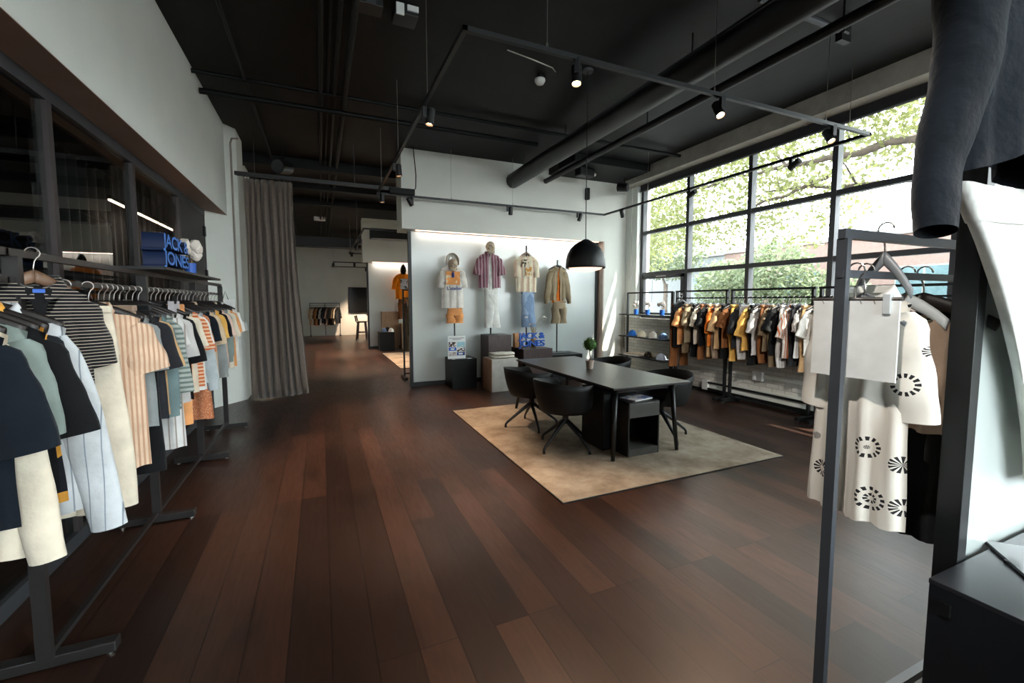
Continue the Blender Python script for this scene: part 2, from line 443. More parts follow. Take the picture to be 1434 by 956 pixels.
def spot(x, y, z, label, az=0, tilt=0, lit=False, watt=60, ang=60, group=None, emission=60, tone=(1,.70,.48)):
    t = thing('track_spotlight', label, 'spotlight', (x,y,z), az, group)
    obj('adapter', box(-.022, .022, -.02, .02, -.11, 0, .003), BLK, t)
    q = Matrix.Translation((0,-.055,-.085)) @ Matrix.Rotation(tilt, 4, 'X')
    bm = bmesh.new(); lathe(bm, [(0,.06), (.036,.06), (.04,.055), (.04,-.085), (.034,-.085), (.03,-.06)], 18)
    bmesh.ops.transform(bm, matrix=q, verts=bm.verts); hd = obj('lamp_head', bm, BLK, t, smooth=False)
    bm = bmesh.new(); lathe(bm, [(0,-.062), (.03,-.062)], 16); bmesh.ops.transform(bm, matrix=q, verts=bm.verts)
    obj('lens', bm, emit('warm_lens', (255,190,140), emission) if lit else emit('dim_lens', (255,200,160), .5), hd)
    if lit:
        L = bpy.data.lights.new('spot_beam', 'SPOT'); L.energy = watt; L.spot_size = radians(ang); L.spot_blend = .7
        L.color = tone; L.shadow_soft_size = .03
        lo = bpy.data.objects.new('spot_beam', L); C.objects.link(lo); lo.parent = t
        lo.matrix_local = q @ Matrix.Translation((0,0,-.09))
    return t
SG = 'spotlights on the large track'
spot(.93,4.13,ZT,'lit black spotlight on the left track bar, nearest the camera',radians(90),radians(8),True,320,62,SG)
spot(.93,5.94,ZT,'lit black spotlight on the left track bar beside the bulkhead corner',radians(90),radians(-4),True,320,62,SG)
spot(.93,7.60,ZT,'lit black spotlight at the far left corner of the large track',radians(80),0,True,50,60,SG)
spot(1.80,2.9,ZT,'lit black spotlight under the near track bar, beside the smoke detector',radians(150),radians(12),True,200,60,SG)
spot(3.30,2.9,ZT,'lit black spotlight under the near track bar, between duct and window',radians(170),radians(28),True,200,60,SG)
spot(4.88,2.9,ZT,'lit black spotlight at the window end of the near track bar',radians(170),radians(30),True,45,60,SG)
spot(1.5,7.72,ZT,'unlit spotlight on the back track bar, at the bulkhead left end',radians(-60),radians(38),group=SG)
spot(3.3,7.72,ZT,'unlit spotlight on the back track bar, between shirt and floral tee',radians(80),radians(2),group=SG)
spot(4.85,7.72,ZT,'unlit spotlight on the back track bar, just above the pendant lamp',radians(90),radians(20),group=SG)
spot(5.5,7.1,ZT,'unlit spotlight on the window side track bar, by the room corner',radians(-60),radians(35),group=SG)
spot(5.5,5.4,ZT,'unlit square-set spotlight on the window side track bar, before the second mullion',radians(0),radians(70),group=SG)
spot(5.5,3.75,ZT,'unlit spotlight on the window side track bar, before the widest panes',radians(0),radians(60),group=SG)
for i, (x, y, z, lit) in enumerate(((.95,12.2,3.25,True), (.95,13.6,3.25,False), (.95,15.6,3.25,True), (1.9,16.2,3.25,False), (.5,18.4,3.1,False), (1.25,18.2,3.1,False), (1.9,20.6,3.1,True))):
    spot(x, y, z, ['lit spotlight nearest the front on the rear track', 'unlit spotlight midway along the rear track',
        'lit spotlight at the far end of the rear track side bar', 'unlit spotlight on the rear track back bar',
        'unlit spotlight at the corner of the farthest track', 'unlit spotlight on the front bar of the farthest track',
        'glowing spotlight on the back bar of the farthest track'][i], radians(90 if i < 3 else 0), radians(10), lit, 450, 90, 'spotlights in the rear shop')
for i, (x, y, z) in enumerate(((3.2,10.7,3.25), (4.6,13.0,3.25))):  # two added spots, out of view, to brighten the rear shop
    spot(x, 10.6 if i == 0 else 16.2, 3.25, ['added fill spotlight on the front bar of the rear track', 'added fill spotlight above the rear rug on the rear track'][i], 0, 0, True, 350, 100, 'spotlights in the rear shop')

# added front track, unseen behind the viewpoint; its fill spots brighten the racks
loop(-.4, 2.6, -2.2, .2, ZT, 'added unseen track frame near the shop entrance, carrying the fill spotlights', [(.2,.2), (1.8,.2), (.2,-2.2)])
def aim(x, y, z, tx, ty, tz, label, watt, ang=50):
    az = math.atan2(tx-x, -(ty-y)); hd = math.hypot(tx-x, ty-y)
    t = spot(x, y, z, label, az, -math.atan2(hd, z-.2-tz), True, watt, ang, 'added fill spotlights on the front track', tone=(1,.93,.86))
    return t
aim(-.2, .2, ZT, 1.62, 1.1, 1.0, 'added fill spotlight on the front track facing the floral kimono', 110, 36)
aim(.6, .2, ZT, -.9, 2.6, 1.1, 'added fill spotlight on the front track facing the left clothes rack', 60, 60)
aim(2.4, .2, ZT, 5.8, 4.2, 1.2, 'added fill spotlight on the front track facing the window racks', 260, 46)
# pendant
t = thing('pendant_lamp', 'black dome pendant lamp hanging over the table', 'lamp', (2.93,4.48,1.99))
prof = [(.235,0), (.237,.02), (.232,.10), (.215,.17), (.18,.235), (.13,.285), (.07,.32), (.025,.345), (0,.348)]
bm = bmesh.new(); lathe(bm, [(0,.335), (.065,.31), (.125,.275), (.17,.23), (.207,.165), (.224,.10), (.228,.02), (.228,0)]+prof, 40)
obj('lamp_shade', bm, simple('matte_black_enamel', (24,27,30), .45, 0, .03, 3), t, smooth=True)
bm = bmesh.new(); lathe(bm, [(.215,.02), (.18,-.012), (.1,-.035), (0,-.045)], 32)
obj('diffuser', bm, emit('warm_diffuser', (255,205,175), 1.1), t, smooth=True, label='warm white glowing diffuser')
bm = bmesh.new(); tube(bm, [(0,0,.345), (0,0,H-1.99)], .005, 6); obj('cord', bm, BLKS, t)
bm = bmesh.new(); lathe(bm, [(0,H-1.99-.03), (.06,H-1.99-.028), (.065,H-1.99)], 20); obj('ceiling_rose', bm, GREYF, t)

# ceiling clutter
t = thing('smoke_detector', 'white round smoke detector on the dark ceiling', 'smoke detector', (2.47,4.8,H-.08))
bm = bmesh.new(); lathe(bm, [(0,-.03), (.045,-.025), (.065,.01), (.062,.03)], 20); obj('cover', bm, WPL, t, smooth=True)
bm = bmesh.new(); lathe(bm, [(.045,.03), (.045,.08)], 16); obj('base', bm, BLK, t)
bm = bmesh.new(); tube(bm, [(-.6,-.3,.06), (-.3,-.28,.04), (0,-.2,.05), (.1,-.1,.07)], .006, 6)
tag(obj('loose_cable', bm, STEEL, loc=(2.5,4.75,4.2)), 'thin pale cable looping along the ceiling by the smoke detector', 'cable')
t = thing('junction_box', 'open junction box with white panels on the dark ceiling', 'junction box', (.80,4.28,H-.09))
obj('box_cover', box(-.11, .1, -.1, .1, 0, .09, .005), BLK, t)
obj('circuit_plate', box(-.1, -.03, -.115, -.1, -.02, .08), WPL, t, label='white plate'); obj('circuit_plate', box(.0, .1, -.115, -.1, .03, .08), WPL, t, label='white plate')
t = thing('junction_box', 'black junction box at the top edge beside the conduits', 'junction box', (.46,4.2,H-.12))
obj('box_cover', box(-.1, .12, -.08, .08, 0, .12, .005), BLK, t); obj('circuit_plate', box(-.02, .06, -.09, -.08, .0, .04), GREYF, t)
t = thing('ceiling_speaker', 'black cylindrical loudspeaker hanging near the curtain top', 'loudspeaker', (-.55,9.0,4.0), radians(-30))
bm = bmesh.new(); tube(bm, [(0,.15,.03), (0,-.15,-.03)], .12, 20); obj('cabinet', bm, BLK, t)
bm = bmesh.new(); tube(bm, [(0,-.15,-.03), (0,-.16,-.032)], .11, 20); obj('grille', bm, GREYF, t, label='grey grille')
obj('bracket', bar(bmesh.new(), (0,0,.1), (0,0,.28), .03), BLK, t)
t = thing('ceiling_speaker', 'black loudspeaker on a bent pipe in the corner above the window', 'loudspeaker', (5.75,7.45,3.93), radians(35))
bm = bmesh.new(); tube(bm, [(0,.1,0), (0,-.1,-.02)], .085, 18); obj('cabinet', bm, BLK, t)
bm = bmesh.new(); tube(bm, [(.05,0,.05), (.13,0,.1), (.13,0,.3)], .014, 8); obj('bracket', bm, BLK, t)
bm = bmesh.new(); tube(bm, [(0,-.1,-.02), (0,-.11,-.021)], .075, 18); obj('grille', bm, GREYF, t, label='grey grille')
t = thing('ceiling_speaker', 'black box speaker hanging from the duct near the feature wall corner', 'loudspeaker', (4.75,7.3,4.0), radians(10))
obj('cabinet', box(-.2, .16, -.09, .09, -.02, .13, .02), BLK, t); bm = bmesh.new(); tube(bm, [(.16,0,.06), (.24,0,.08)], .05, 12); obj('grille', bm, STEEL, t)
t = thing('sensor', 'slim black sensor on the feature wall beside the corner speaker', 'sensor', (5.2,7.9,3.86))
obj('housing', box(-.04, .04, -.03, .05, -.14, .1, .01), BLKS, t)
t = thing('emergency_light', 'small white ceiling light in the rear dark ceiling', 'light', (.05,15.4,4.16))
obj('housing', box(-.17, .17, -.08, .08, 0, .12, .02), WPL, t)
# pipe and socket on the pier
t = thing('wall_conduit', 'vertical conduit down the white pier beside the curtain', 'conduit', (-1.2,8.06,0))
bm = bmesh.new(); tube(bm, [(0,0,1.25), (0,0,4.02), (.02,.01,4.1), (.09,.1,4.14)], .014, 8); obj('tube', bm, simple('beige_conduit', (150,140,130), .5), t)
obj('socket_box', box(-.03, .05, -.05, .03, 1.13, 1.27, .006), TANW, t)
obj('switch_plate', box(.055, .12, -.03, .05, 1.13, 1.27, .006), WPL, t, label='white switch plate')

# baseboard heater, wall conduit
t = thing('wall_heater', 'low baseboard heater with two black rails under the window', 'heater', (6.17,5.5,0))
bm = bmesh.new(); bx(bm, -.035, -.01, -5, 0, .17, .20); obj('rail', bm, BLK, t)
bm = bmesh.new(); bx(bm, -.035, -.01, -5, 0, .06, .09); obj('rail', bm, BLK, t)
obj('end_cap', box(-.04, .075, 0, .12, .05, .22, .006), WPL, t, label='white end cap')
obj('back_plate', box(.0, .075, -5, 0, .05, .22), WHITE, t)
t = thing('surface_conduit', 'white conduit strip with a box along the brick wall', 'conduit', (6.226,3.5,.43))
obj('trunking', box(-.015, .02, -4, 3.1, -.02, .02), WHITE, t)
obj('junction_cover', box(-.035, .02, 1.03, 1.2, -.07, .07, .006), WPL, t)
t = thing('wall_thermostat', 'small white box on the corner beside the window', 'thermostat', (6.24,7.75,2.1))
obj('housing', box(-.02, .01, -.03, .03, -.04, .04, .004), WPL, t); obj('wire_cover', box(-.008, .01, -.006, .006, .04, 2.0), WHITE, t)

# curtain and its rail
t = thing('curtain', 'long taupe floor-length curtain hanging beside the white pier', 'curtain', (0,0,0))
def curtain_f(u, v):
    top = 3.52; z = top*(1-v)+.02*v
    x0, x1 = -1.08, -.34-(.0)+.12*v**2
    x = x0+(x1-x0)*u
    amp = .07+.02*v
    ph = u*2*PI*8.5+1.2*sin(u*7)
    y = 8.12+amp*sin(ph)+.02*sin(ph*2.3+v*3)*v+.02*sin(v*5+u*9)
    x += .022*cos(ph*1.0)+.012*sin(v*4+u*11)
    y += .12*v*u*u
    return Vector((x, y, z))
bm = bmesh.new(); grid(bm, curtain_f, 190, 26)
for f in bm.faces: f.smooth = True
def mat_curtain():
    m, nt, b = new_mat('taupe_curtain'); v = coords(nt); f = noise(nt, v, 60, 2)
    link(nt, ramp(nt, f, .3, .7, col((84,72,63)), col((108,94,83))), b.inputs['Base Color'])
    b.inputs['Roughness'].default_value = .6; b.inputs['Sheen Weight'].default_value = .3; return m
cur = obj('drape', bm, mat_curtain(), t, smooth=True)
sm = cur.modifiers.new('s', 'SOLIDIFY'); sm.thickness = .004
bm = bmesh.new()
for i in range(18):
    u = (i+.5)/18; p = curtain_f(u, 0); tube(bm, [p, p+Vector((0,0,.06))], .006, 5)
obj('curtain_hooks', bm, BLK, t)
t = thing('curtain_rail', 'black rail carrying the taupe curtain, running to the bulkhead', 'rail', (0,8.14,3.58))
obj('rail_profile', box(-1.2, 1.36, -.025, .025, -.01, .05), BLK, t)
obj('bracket', bar(bmesh.new(), (-.9,0,.05), (-.9,0,.7), .012), BLK, t); obj('bracket', bar(bmesh.new(), (.6,0,.05), (.6,0,.7), .012), BLK, t)

# feature partition panels
def partition(x0, x1, y, z1, label, d=.08, post=.055, seams=()):
    t = thing('display_partition', label, 'partition', ((x0+x1)/2, y, 0)); w = (x1-x0)/2
    obj('base_rail', box(-w, w, 0, d, 0, .085), BLK, t)
    obj('post', box(-w, -w+post, 0, d, .085, z1), BLK, t); obj('post', box(w-post, w, 0, d, .085, z1), BLK, t)
    obj('frosted_panel', box(-w+post, w-post, .02, .05, .085, z1), FROST, t)
    return t
partition(1.49, 5.62, 8.1, 2.87, 'wide frosted white display panel in a black frame behind the mannequin outfits')
partition(1.42, 5.62, 15.2, 2.87, 'rear frosted display panel behind the orange tee')
t = thing('led_strip', 'warm glowing light strip above the near frosted display panel', 'light strip', (3.6,8.04,2.875))
obj('diffuser', box(-1.98, 1.98, -.02, .02, 0, .01), emit('led', (255,214,190), 2.2), t)
t = thing('led_strip', 'warm light strip above the rear frosted panel', 'light strip', (3.6,15.12,2.875))
obj('diffuser', box(-2, 2, -.04, .04, 0, .01), emit('led', (255,214,190), 2.2), t)
for yy in (8.04, 15.12):
    L = bpy.data.lights.new('led_glow', 'AREA'); L.shape = 'RECTANGLE'; L.size = 3.9; L.size_y = .04; L.energy = 4 if yy < 9 else 10; L.color = (1,.86,.76)
    lo = bpy.data.objects.new('led_glow', L); C.objects.link(lo); lo.location = (3.6, yy, 2.868)

# rugs
def rug(x0, x1, y0, y1, label):
    t = thing('area_rug', label, 'rug', ((x0+x1)/2, (y0+y1)/2, 0)); a, b = (x1-x0)/2, (y1-y0)/2
    obj('pile', box(-a+.006, a-.006, -b+.006, b-.006, .002, .014), RUG, t)
    obj('edging', box(-a, a, -b, b, .0, .010), simple('black_binding', (30,28,27), .9), t)
rug(1.70, 4.31, 2.88, 6.05, 'mottled beige rug with black edging under the table')
rug(1.68, 4.4, 10.4, 13.7, 'beige rug in the rear area before the far plinths')

# ---------------------------------------------------------------- table, chairs, cabinet
ZR = .014
t = thing('meeting_table', 'long dark rectangular table with splayed round legs on the rug', 'table', (3.11,4.63,ZR))
obj('tabletop', box(-.5, .5, -1.17, 1.17, .705, .728, .004), TABLE, t)
bm = bmesh.new(); bx(bm, -.42, .42, -1.05, -1.01, .65, .705); obj('apron', bm, BLK, t)
bm = bmesh.new(); bx(bm, -.42, .42, 1.01, 1.05, .65, .705); obj('apron', bm, BLK, t)
bm = bmesh.new(); bx(bm, -.42, -.39, -1.03, 1.03, .66, .705); bx(bm, .39, .42, -1.03, 1.03, .66, .705); obj('side_rail', bm, BLK, t)
for sx, sy in ((-1,-1), (1,-1), (-1,1), (1,1)):
    bm = bmesh.new(); tube(bm, [(sx*.40+(.0 if sx<0 else -.06), sy*1.06, .70), (sx*(.50 if sx<0 else .33), sy*1.17, 0)], [.03,.02], 14)
    if sy > 0: pass
    obj('leg', bm, BLK, t, smooth=True)
t = thing('pedestal_cabinet', 'open black steel cabinet under the near end of the table', 'cabinet', (3.01,3.7,ZR))
bm = bmesh.new(); bx(bm, -.2, -.185, -.22, .22, 0, .56); bx(bm, .185, .2, -.22, .22, 0, .56); bx(bm, -.2, .2, .205, .22, .1, .3)
obj('side_panel', bm, BLK, t)
obj('top_panel', box(-.2, .2, -.22, .22, .545, .56), BLK, t)
obj('drawer', box(-.19, .19, -.225, .2, .40, .545, .003), simple('dark_bronze', (70,70,66), .4), t, label='dark bronze drawer front')
obj('bottom_panel', box(-.185, .185, -.22, .22, 0, .07), simple('dark_bronze', (70,70,66), .4), t)
obj('back_panel', box(-.02, .185, .12, .135, .07, .40), BLK, t)
t = thing('computer_tower', 'tall narrow black box between the table leg and cabinet', 'computer', (2.74,3.95,ZR))
obj('case', box(-.05, .05, -.2, .2, 0, .64, .004), BLKS, t); obj('front_panel', box(-.04, .04, -.206, -.2, .02, .6), simple('dark_teal_plastic', (22,34,40), .4), t)
t = thing('magazine', 'glossy magazine with a blue and white cover on the open cabinet', 'magazine', (3.02,3.62,ZR+.562), radians(12))
obj('pages', box(-.14, .14, -.1, .1, 0, .012), WPL, t)
obj('cover', box(-.142, .142, -.102, .102, .012, .014), cloth('magazine_cover', (214,206,206), None, ('noise', 9, .54, (60,84,150)), .3, 0), t)

def chair_shell():
    bm = bmesh.new(); NT, NS = 44, 12
    def f(i, j):
        th = 2*PI*i/NT; s = j/NS           # th=0 is the front (+x)
        a = abs((th+PI)%(2*PI)-PI)         # 0 front .. pi back
        def ss(x, e0, e1):
            k = min(1, max(0, (x-e0)/(e1-e0))); return k*k*(3-2*k)
        rim = .445+.265*ss(a, .70, 1.15)+.05*ss(a, 1.3, 2.9)
        rr = .275+.03*ss(a, .6, 1.2)
        ex = 1.0-.06*cos(th)*0
        z0 = .395
        if s < .5:
            k = s/.5; r = rr*.86*k; z = z0+.02*k**2.5
        else:
            k = (s-.5)/.5
            r = rr*(.86+.14*sin(k*PI/2)); z = z0+.02+(rim-z0-.02)*(k**1.25)
        x = r*cos(th)*1.0; y = r*sin(th)*1.04
        if a > 1.2: x -= .05*k*ss(a,1.2,2.6) if s >= .5 else 0
        return Vector((x, y, z))
    vs = [[bm.verts.new(f(i, j)) for j in range(1, NS+1)] for i in range(NT)]
    c = bm.verts.new((0,0,.395))
    for i in range(NT):
        i2 = (i+1)%NT
        bm.faces.new((c, vs[i][0], vs[i2][0]))
        for j in range(NS-1):
            bm.faces.new((vs[i][j], vs[i][j+1], vs[i2][j+1], vs[i2][j]))
    return bm
def make_chair(loc, rz, base_rz, label):
    t = thing('armchair', label, 'chair', loc, rz, 'black shell armchairs around the table')
    o = obj('seat_shell', chair_shell(), BLKS, t, smooth=True)
    m = o.modifiers.new('s', 'SOLIDIFY'); m.thickness = .010; m.offset = 0
    bm = bmesh.new(); lathe(bm, [(0,.26), (.03,.26), (.034,.31), (.038,.36), (.08,.395), (0,.396)], 18); obj('column', bm, BLK, t, smooth=True)
    for k in range(4):
        a = base_rz-rz+k*PI/2; d = Vector((cos(a), sin(a), 0))
        bm = bmesh.new()
        tube(bm, [Vector((0,0,.30)), d*.04+Vector((0,0,.275)), d*.18+Vector((0,0,.17)), d*.315+Vector((0,0,.065)), d*.335+Vector((0,0,.04)), d*.337+Vector((0,0,.0))],
             [.024,.024,.019,.015,.014,.016], 10)
        obj('leg', bm, BLK, t, smooth=True)
    return t
make_chair((2.40,4.03,ZR), radians(10), radians(-71), 'black shell armchair nearest the camera, back turned, left side of table')
make_chair((2.42,4.90,ZR), radians(4), radians(-11), 'black shell armchair beside the plinths, second on the table left side')
make_chair((3.62,3.90,ZR), radians(184), radians(-11), 'black shell armchair on the window side, at the near table end')
make_chair((3.80,5.22,ZR), radians(176), radians(20), 'black shell armchair on the window side, at the far table end')

# topiary
t = thing('topiary_plant', 'small potted topiary ball tree standing on the table', 'plant', (3.09,4.6,ZR+.728))
bm = bmesh.new(); lathe(bm, [(0,.002), (.036,.002), (.04,.01), (.052,.10), (.056,.10), (.056,.115), (.048,.115), (.046,.09), (0,.09)], 24)
obj('pot', bm, simple('pale_terracotta', (186,166,152), .7), t, smooth=False)
bm = bmesh.new(); lathe(bm, [(0,.0), (.046,.0), (.043,-.004)], 12, (0,0,.094)); obj('moss', bm, simple('moss', (60,66,36), .95), t)
bm = bmesh.new(); tube(bm, [(0,0,.09), (.006,.004,.15), (-.004,0,.21), (.003,0,.26)], [.009,.007,.008,.007], 8); obj('trunk', bm, simple('twig', (120,92,66), .8), t)
bm = bmesh.new()
rr = random.Random(3)
bmesh.ops.create_icosphere(bm, subdivisions=3, radius=.072, matrix=Matrix.Translation((0,0,.315)))
for _ in range(900):
    n = Vector((rr.gauss(0,1), rr.gauss(0,1), rr.gauss(0,1))).normalized()
    p = Vector((0,0,.315))+n*rr.uniform(.068,.088)
    a = n.orthogonal().normalized(); a.rotate(Matrix.Rotation(rr.uniform(0,6.28), 3, n)); b_ = n.cross(a)
    s = .008; n2 = n*rr.uniform(0,.008)
    bm.faces.new([bm.verts.new(p-a*s), bm.verts.new(p+b_*s*.5+n2), bm.verts.new(p+a*s+n2*1.5), bm.verts.new(p-b_*s*.5+n2)])
obj('foliage_ball', bm, simple('box_green', (70,112,48), .7, 0, .3, 30), t)

# ---------------------------------------------------------------- plinths
def plinth(label, x0, x1, y0, y1, h, m, side=None, name='display_plinth'):
    t = thing(name, label, 'plinth', ((x0+x1)/2, (y0+y1)/2, 0)); a, b = (x1-x0)/2, (y1-y0)/2
    obj('body', box(-a, a, -b, b, 0.0, h, .003), m, t)
    if side is not None:
        obj('side_panel', box(-a-.008, -a, -b, b, 0, h, .0), side, t, label='tan wood side')
    return t
MBLK = simple('matte_black_box', (10,12,14), .45, 0, .04, 5, 0, .3)
plinth('black cube plinth carrying the photo card, before the frosted panel', 2.14, 2.61, 7.57, 8.06, .545, MBLK)
plinth('tall dark walnut plinth behind the folded garment plinth', 2.86, 3.33, 7.62, 8.06, .955, WALN)
plinth('pale grey cube plinth with a tan side and folded garment on top', 2.71, 3.21, 7.05, 7.5, .575, simple('pale_grey_laminate', (196,192,184), .5), TANW)
plinth('medium dark walnut plinth under the blue letter sign', 3.46, 4.08, 7.35, 7.95, .69, WALN)
plinth('low black plinth at the right holding the khaki shirt stand', 4.14, 4.86, 7.5, 8.05, .53, MBLK)
t = thing('photo_card', 'white easel card with small photos and blue boxes on the black plinth', 'sign', (2.26,7.68,.545), radians(-2))
obj('board', box(-.165, .165, -.01, .01, 0, .42), WPL, t)
bm = bmesh.new(); bx(bm, -.15, -.01, -.013, -.0101, .15, .21); obj('blue_box', bm, BLUE, t); bm = bmesh.new(); bx(bm, .0, .15, -.013, -.0101, .06, .12); obj('blue_box', bm, NAVYB, t)
PHO = cloth('photo_print', (228,222,214), None, ('noise', 40, .5, (58,44,44)), .4, 0)
PHO2 = cloth('photo_sky', (150,196,208), None, ('noise', 30, .58, (220,214,200)), .4, 0)
obj('photo', box(-.15, -.01, -.013, -.0101, .22, .31), PHO, t); obj('photo', box(0, .15, -.013, -.0101, .21, .31), PHO2, t)
obj('photo', box(0, .15, -.013, -.0101, .13, .20), PHO, t); obj('photo', box(-.15, -.01, -.013, -.0101, .05, .13), cloth('photo_pale', (206,200,196), None, ('noise', 30, .6, (150,130,120)), .4, 0), t)
t_ = simple('grey_print', (120,116,116), .6)
for k, (a, b) in enumerate(((-.14,.14), (-.08,.08))):
    obj('text_line', box(a, b, -.0125, -.0101, .375-.025*k, .385-.025*k), t_, t)
obj('box_text', box(-.115, -.045, -.0145, -.0131, .165, .195), WPL, t); obj('box_text', box(.03, .11, -.0145, -.0131, .075, .105), WPL, t)
obj('foot', box(-.14, .14, -.03, .08, 0, .012), simple('clear_acrylic', (190,196,196), .1), t)
for k in range(2):
    t = thing('pamphlet', ['flat printed pamphlet at the left edge of the black plinth', 'flat printed pamphlet at the right edge of the black plinth'][k], 'pamphlet', (2.2+.28*k,7.61,.546), radians(-8+16*k))
    obj('sheet', box(-.04, .04, -.03, .03, 0, .004), PHO if k == 0 else WPL, t)
# folded garment
def folded(name, label, loc, m, w=.4, d=.28, h=.09, layers=3, rz=0, cat='folded clothes', m2=None):
    t = thing(name, label, cat, loc, rz)
    for k in range(layers):
        z0, z1 = h*k/layers, h*(k+1)/layers
        def f(u, v, z0=z0, z1=z1, k=k):
            a = 2*PI*u; x = -w/2+w*v; s = .5*(1-(abs(2*v-1))**6*.25)
            y = d*s*math.copysign(abs(cos(a))**.5, cos(a))+.008*sin(v*9+k); z = (z0+z1)/2+(z1-z0)*.5*math.copysign(abs(sin(a))**.7, sin(a))*(.85+.1*sin(v*11+k*2))
            return Vector((x, y, z))
        bm = bmesh.new(); vs = grid(bm, f, 28, 14); bmesh.ops.remove_doubles(bm, verts=bm.verts, dist=.0005)
        try: bmesh.ops.holes_fill(bm, edges=[e for e in bm.edges if e.is_boundary])
        except Exception: pass
        obj('folded_layer', bm, m if (k < layers-1 or m2 is None) else m2, t, smooth=True)
    return t
folded('folded_garment', 'folded cream garment with blue lettering on the pale plinth', (2.98,7.27,.577), cloth('cream_terry', (224,218,204), None, ('noise', 26, .66, (60,84,160))), .42, .3, .10, 2)

# lettering signs
def letter_sign(label, loc, rz, w, h, depth, mface, mside):
    t = thing('letter_sign', label, 'sign', loc, rz)
    for k, s in enumerate(('JACK &', 'JONES')):
        o = text_mesh('lettering', s, 1, depth/2, mface, t, (0,0,0), (radians(90),0,0), 1, .016, 'LEFT', .92)
        xs = [v.co.x for v in o.data.vertices]; ys_ = [v.co.y for v in o.data.vertices]
        x0, x1, y0, y1 = min(xs), max(xs), min(ys_), max(ys_)
        for v in o.data.vertices:
            v.co.x = (v.co.x-x0)/(x1-x0)*w; v.co.y = (v.co.y-y0)/(y1-y0)*h*.52
        o.location = (0, 0, h*.49 if k == 0 else 0)
        if mside is not None:
            o.data.materials.append(mside)
            for p in o.data.polygons:
                if abs(p.normal.z) < .9: p.material_index = 1
    return t
s1 = letter_sign('blue block letter sign on the shelf over the left clothes rack', (-1.06,3.80,1.834), radians(90), .64, .245, .13, simple('sign_blue', (60,122,205), .5), simple('sign_navy_side', (8,30,66), .6))
s2 = letter_sign('blue block letter sign on the medium walnut plinth', (3.42,7.50,.692), 0, .56, .30, .05, BLUE, None)
def pampas(label, loc, s=1, cup=BLUE, n=7, big=False):
    t = thing('flower_cup', label, 'flowers', loc, 0)
    bm = bmesh.new(); lathe(bm, [(0,0), (.04*s,0), (.042*s,.09*s), (.037*s,.09*s), (.035*s,.01*s), (0,.01*s)], 18); obj('cup', bm, cup, t)
    r_ = random.Random(int(loc[0]*100)+int(loc[1]*10))
    bm = bmesh.new(); bm2 = bmesh.new()
    for k in range(n):
        a = r_.uniform(0,6.28); q = r_.uniform(.02,.06)*s
        p0 = Vector((0,0,.05*s)); p1 = Vector((cos(a)*q, sin(a)*q, r_.uniform(.16,.24)*s))
        tube(bm, [p0, (p0+p1)/2+Vector((0,0,.02)), p1], .0025*s, 5)
        bmesh.ops.create_icosphere(bm2, subdivisions=2, radius=.03*s if not big else .045*s, matrix=Matrix.Translation(p1) @ Matrix.Diagonal((1,1,1.2,1)))
    for v in bm2.verts: v.co += Vector((r_.uniform(-1,1), r_.uniform(-1,1), r_.uniform(-1,1)))*.005*s
    obj('stems', bm, simple('dry_stem', (150,128,90), .9), t); obj('blossoms', bm2, cloth('white_blossom', (228,220,210)), t)
    return t
pampas('white dried blossoms in a blue cup beside the left shelf letter sign', (-1.03,4.62,1.834), 1.05, n=9, big=True)
for i, y in enumerate((7.2, 6.85, 6.45)):
    pampas(['white blossoms in a blue cup, farthest on the top window shelf', 'white blossoms in a blue cup, middle of the top window shelf',
            'white blossoms in a blue cup, nearest on the top window shelf'][i], (5.95,y,1.331), 1.1, n=5)
# pampas bouquet and box behind the sign
t = thing('dried_grass_vase', 'vase of dried pampas grass behind the blue letter sign', 'flowers', (3.88,7.78,.692))
bm = bmesh.new(); lathe(bm, [(0,0), (.05,0), (.07,.1), (.045,.2), (.03,.28), (.035,.3), (.025,.29), (0,.1)], 20); obj('vase', bm, simple('straw_ceramic', (178,148,96), .6), t, smooth=True)
bm = bmesh.new(); bm2 = bmesh.new(); r_ = random.Random(11)
for k in range(16):
    a = r_.uniform(0,6.28); q = r_.uniform(.06,.26); hh = r_.uniform(.42,.62)
    p = [Vector((0,0,.2)), Vector((cos(a)*q*.35, sin(a)*q*.2, hh*.75)), Vector((cos(a)*q*.8, sin(a)*q*.3, hh)), Vector((cos(a)*q*1.15, sin(a)*q*.35, hh*.95))]
    tube(bm, p, .0025, 5)
    if k % 3 == 0: tube(bm2, [p[2], (p[2]+p[3])/2+Vector((0,0,.012)), p[3]], [.006,.016,.004], 8)
obj('stems', bm, simple('dry_stem', (150,128,90), .9), t); obj('plumes', bm2, cloth('white_blossom', (228,220,210)), t)
t = thing('kraft_box', 'tan box standing behind the blue letter sign', 'box', (3.52,7.80,.692))
obj('carton', box(-.06, .10, -.05, .05, 0, .27, .003), simple('tan_card', (214,160,112), .7), t); obj('lid', box(-.062, .102, -.052, .052, .24, .272), simple('tan_card', (214,160,112), .7), t)

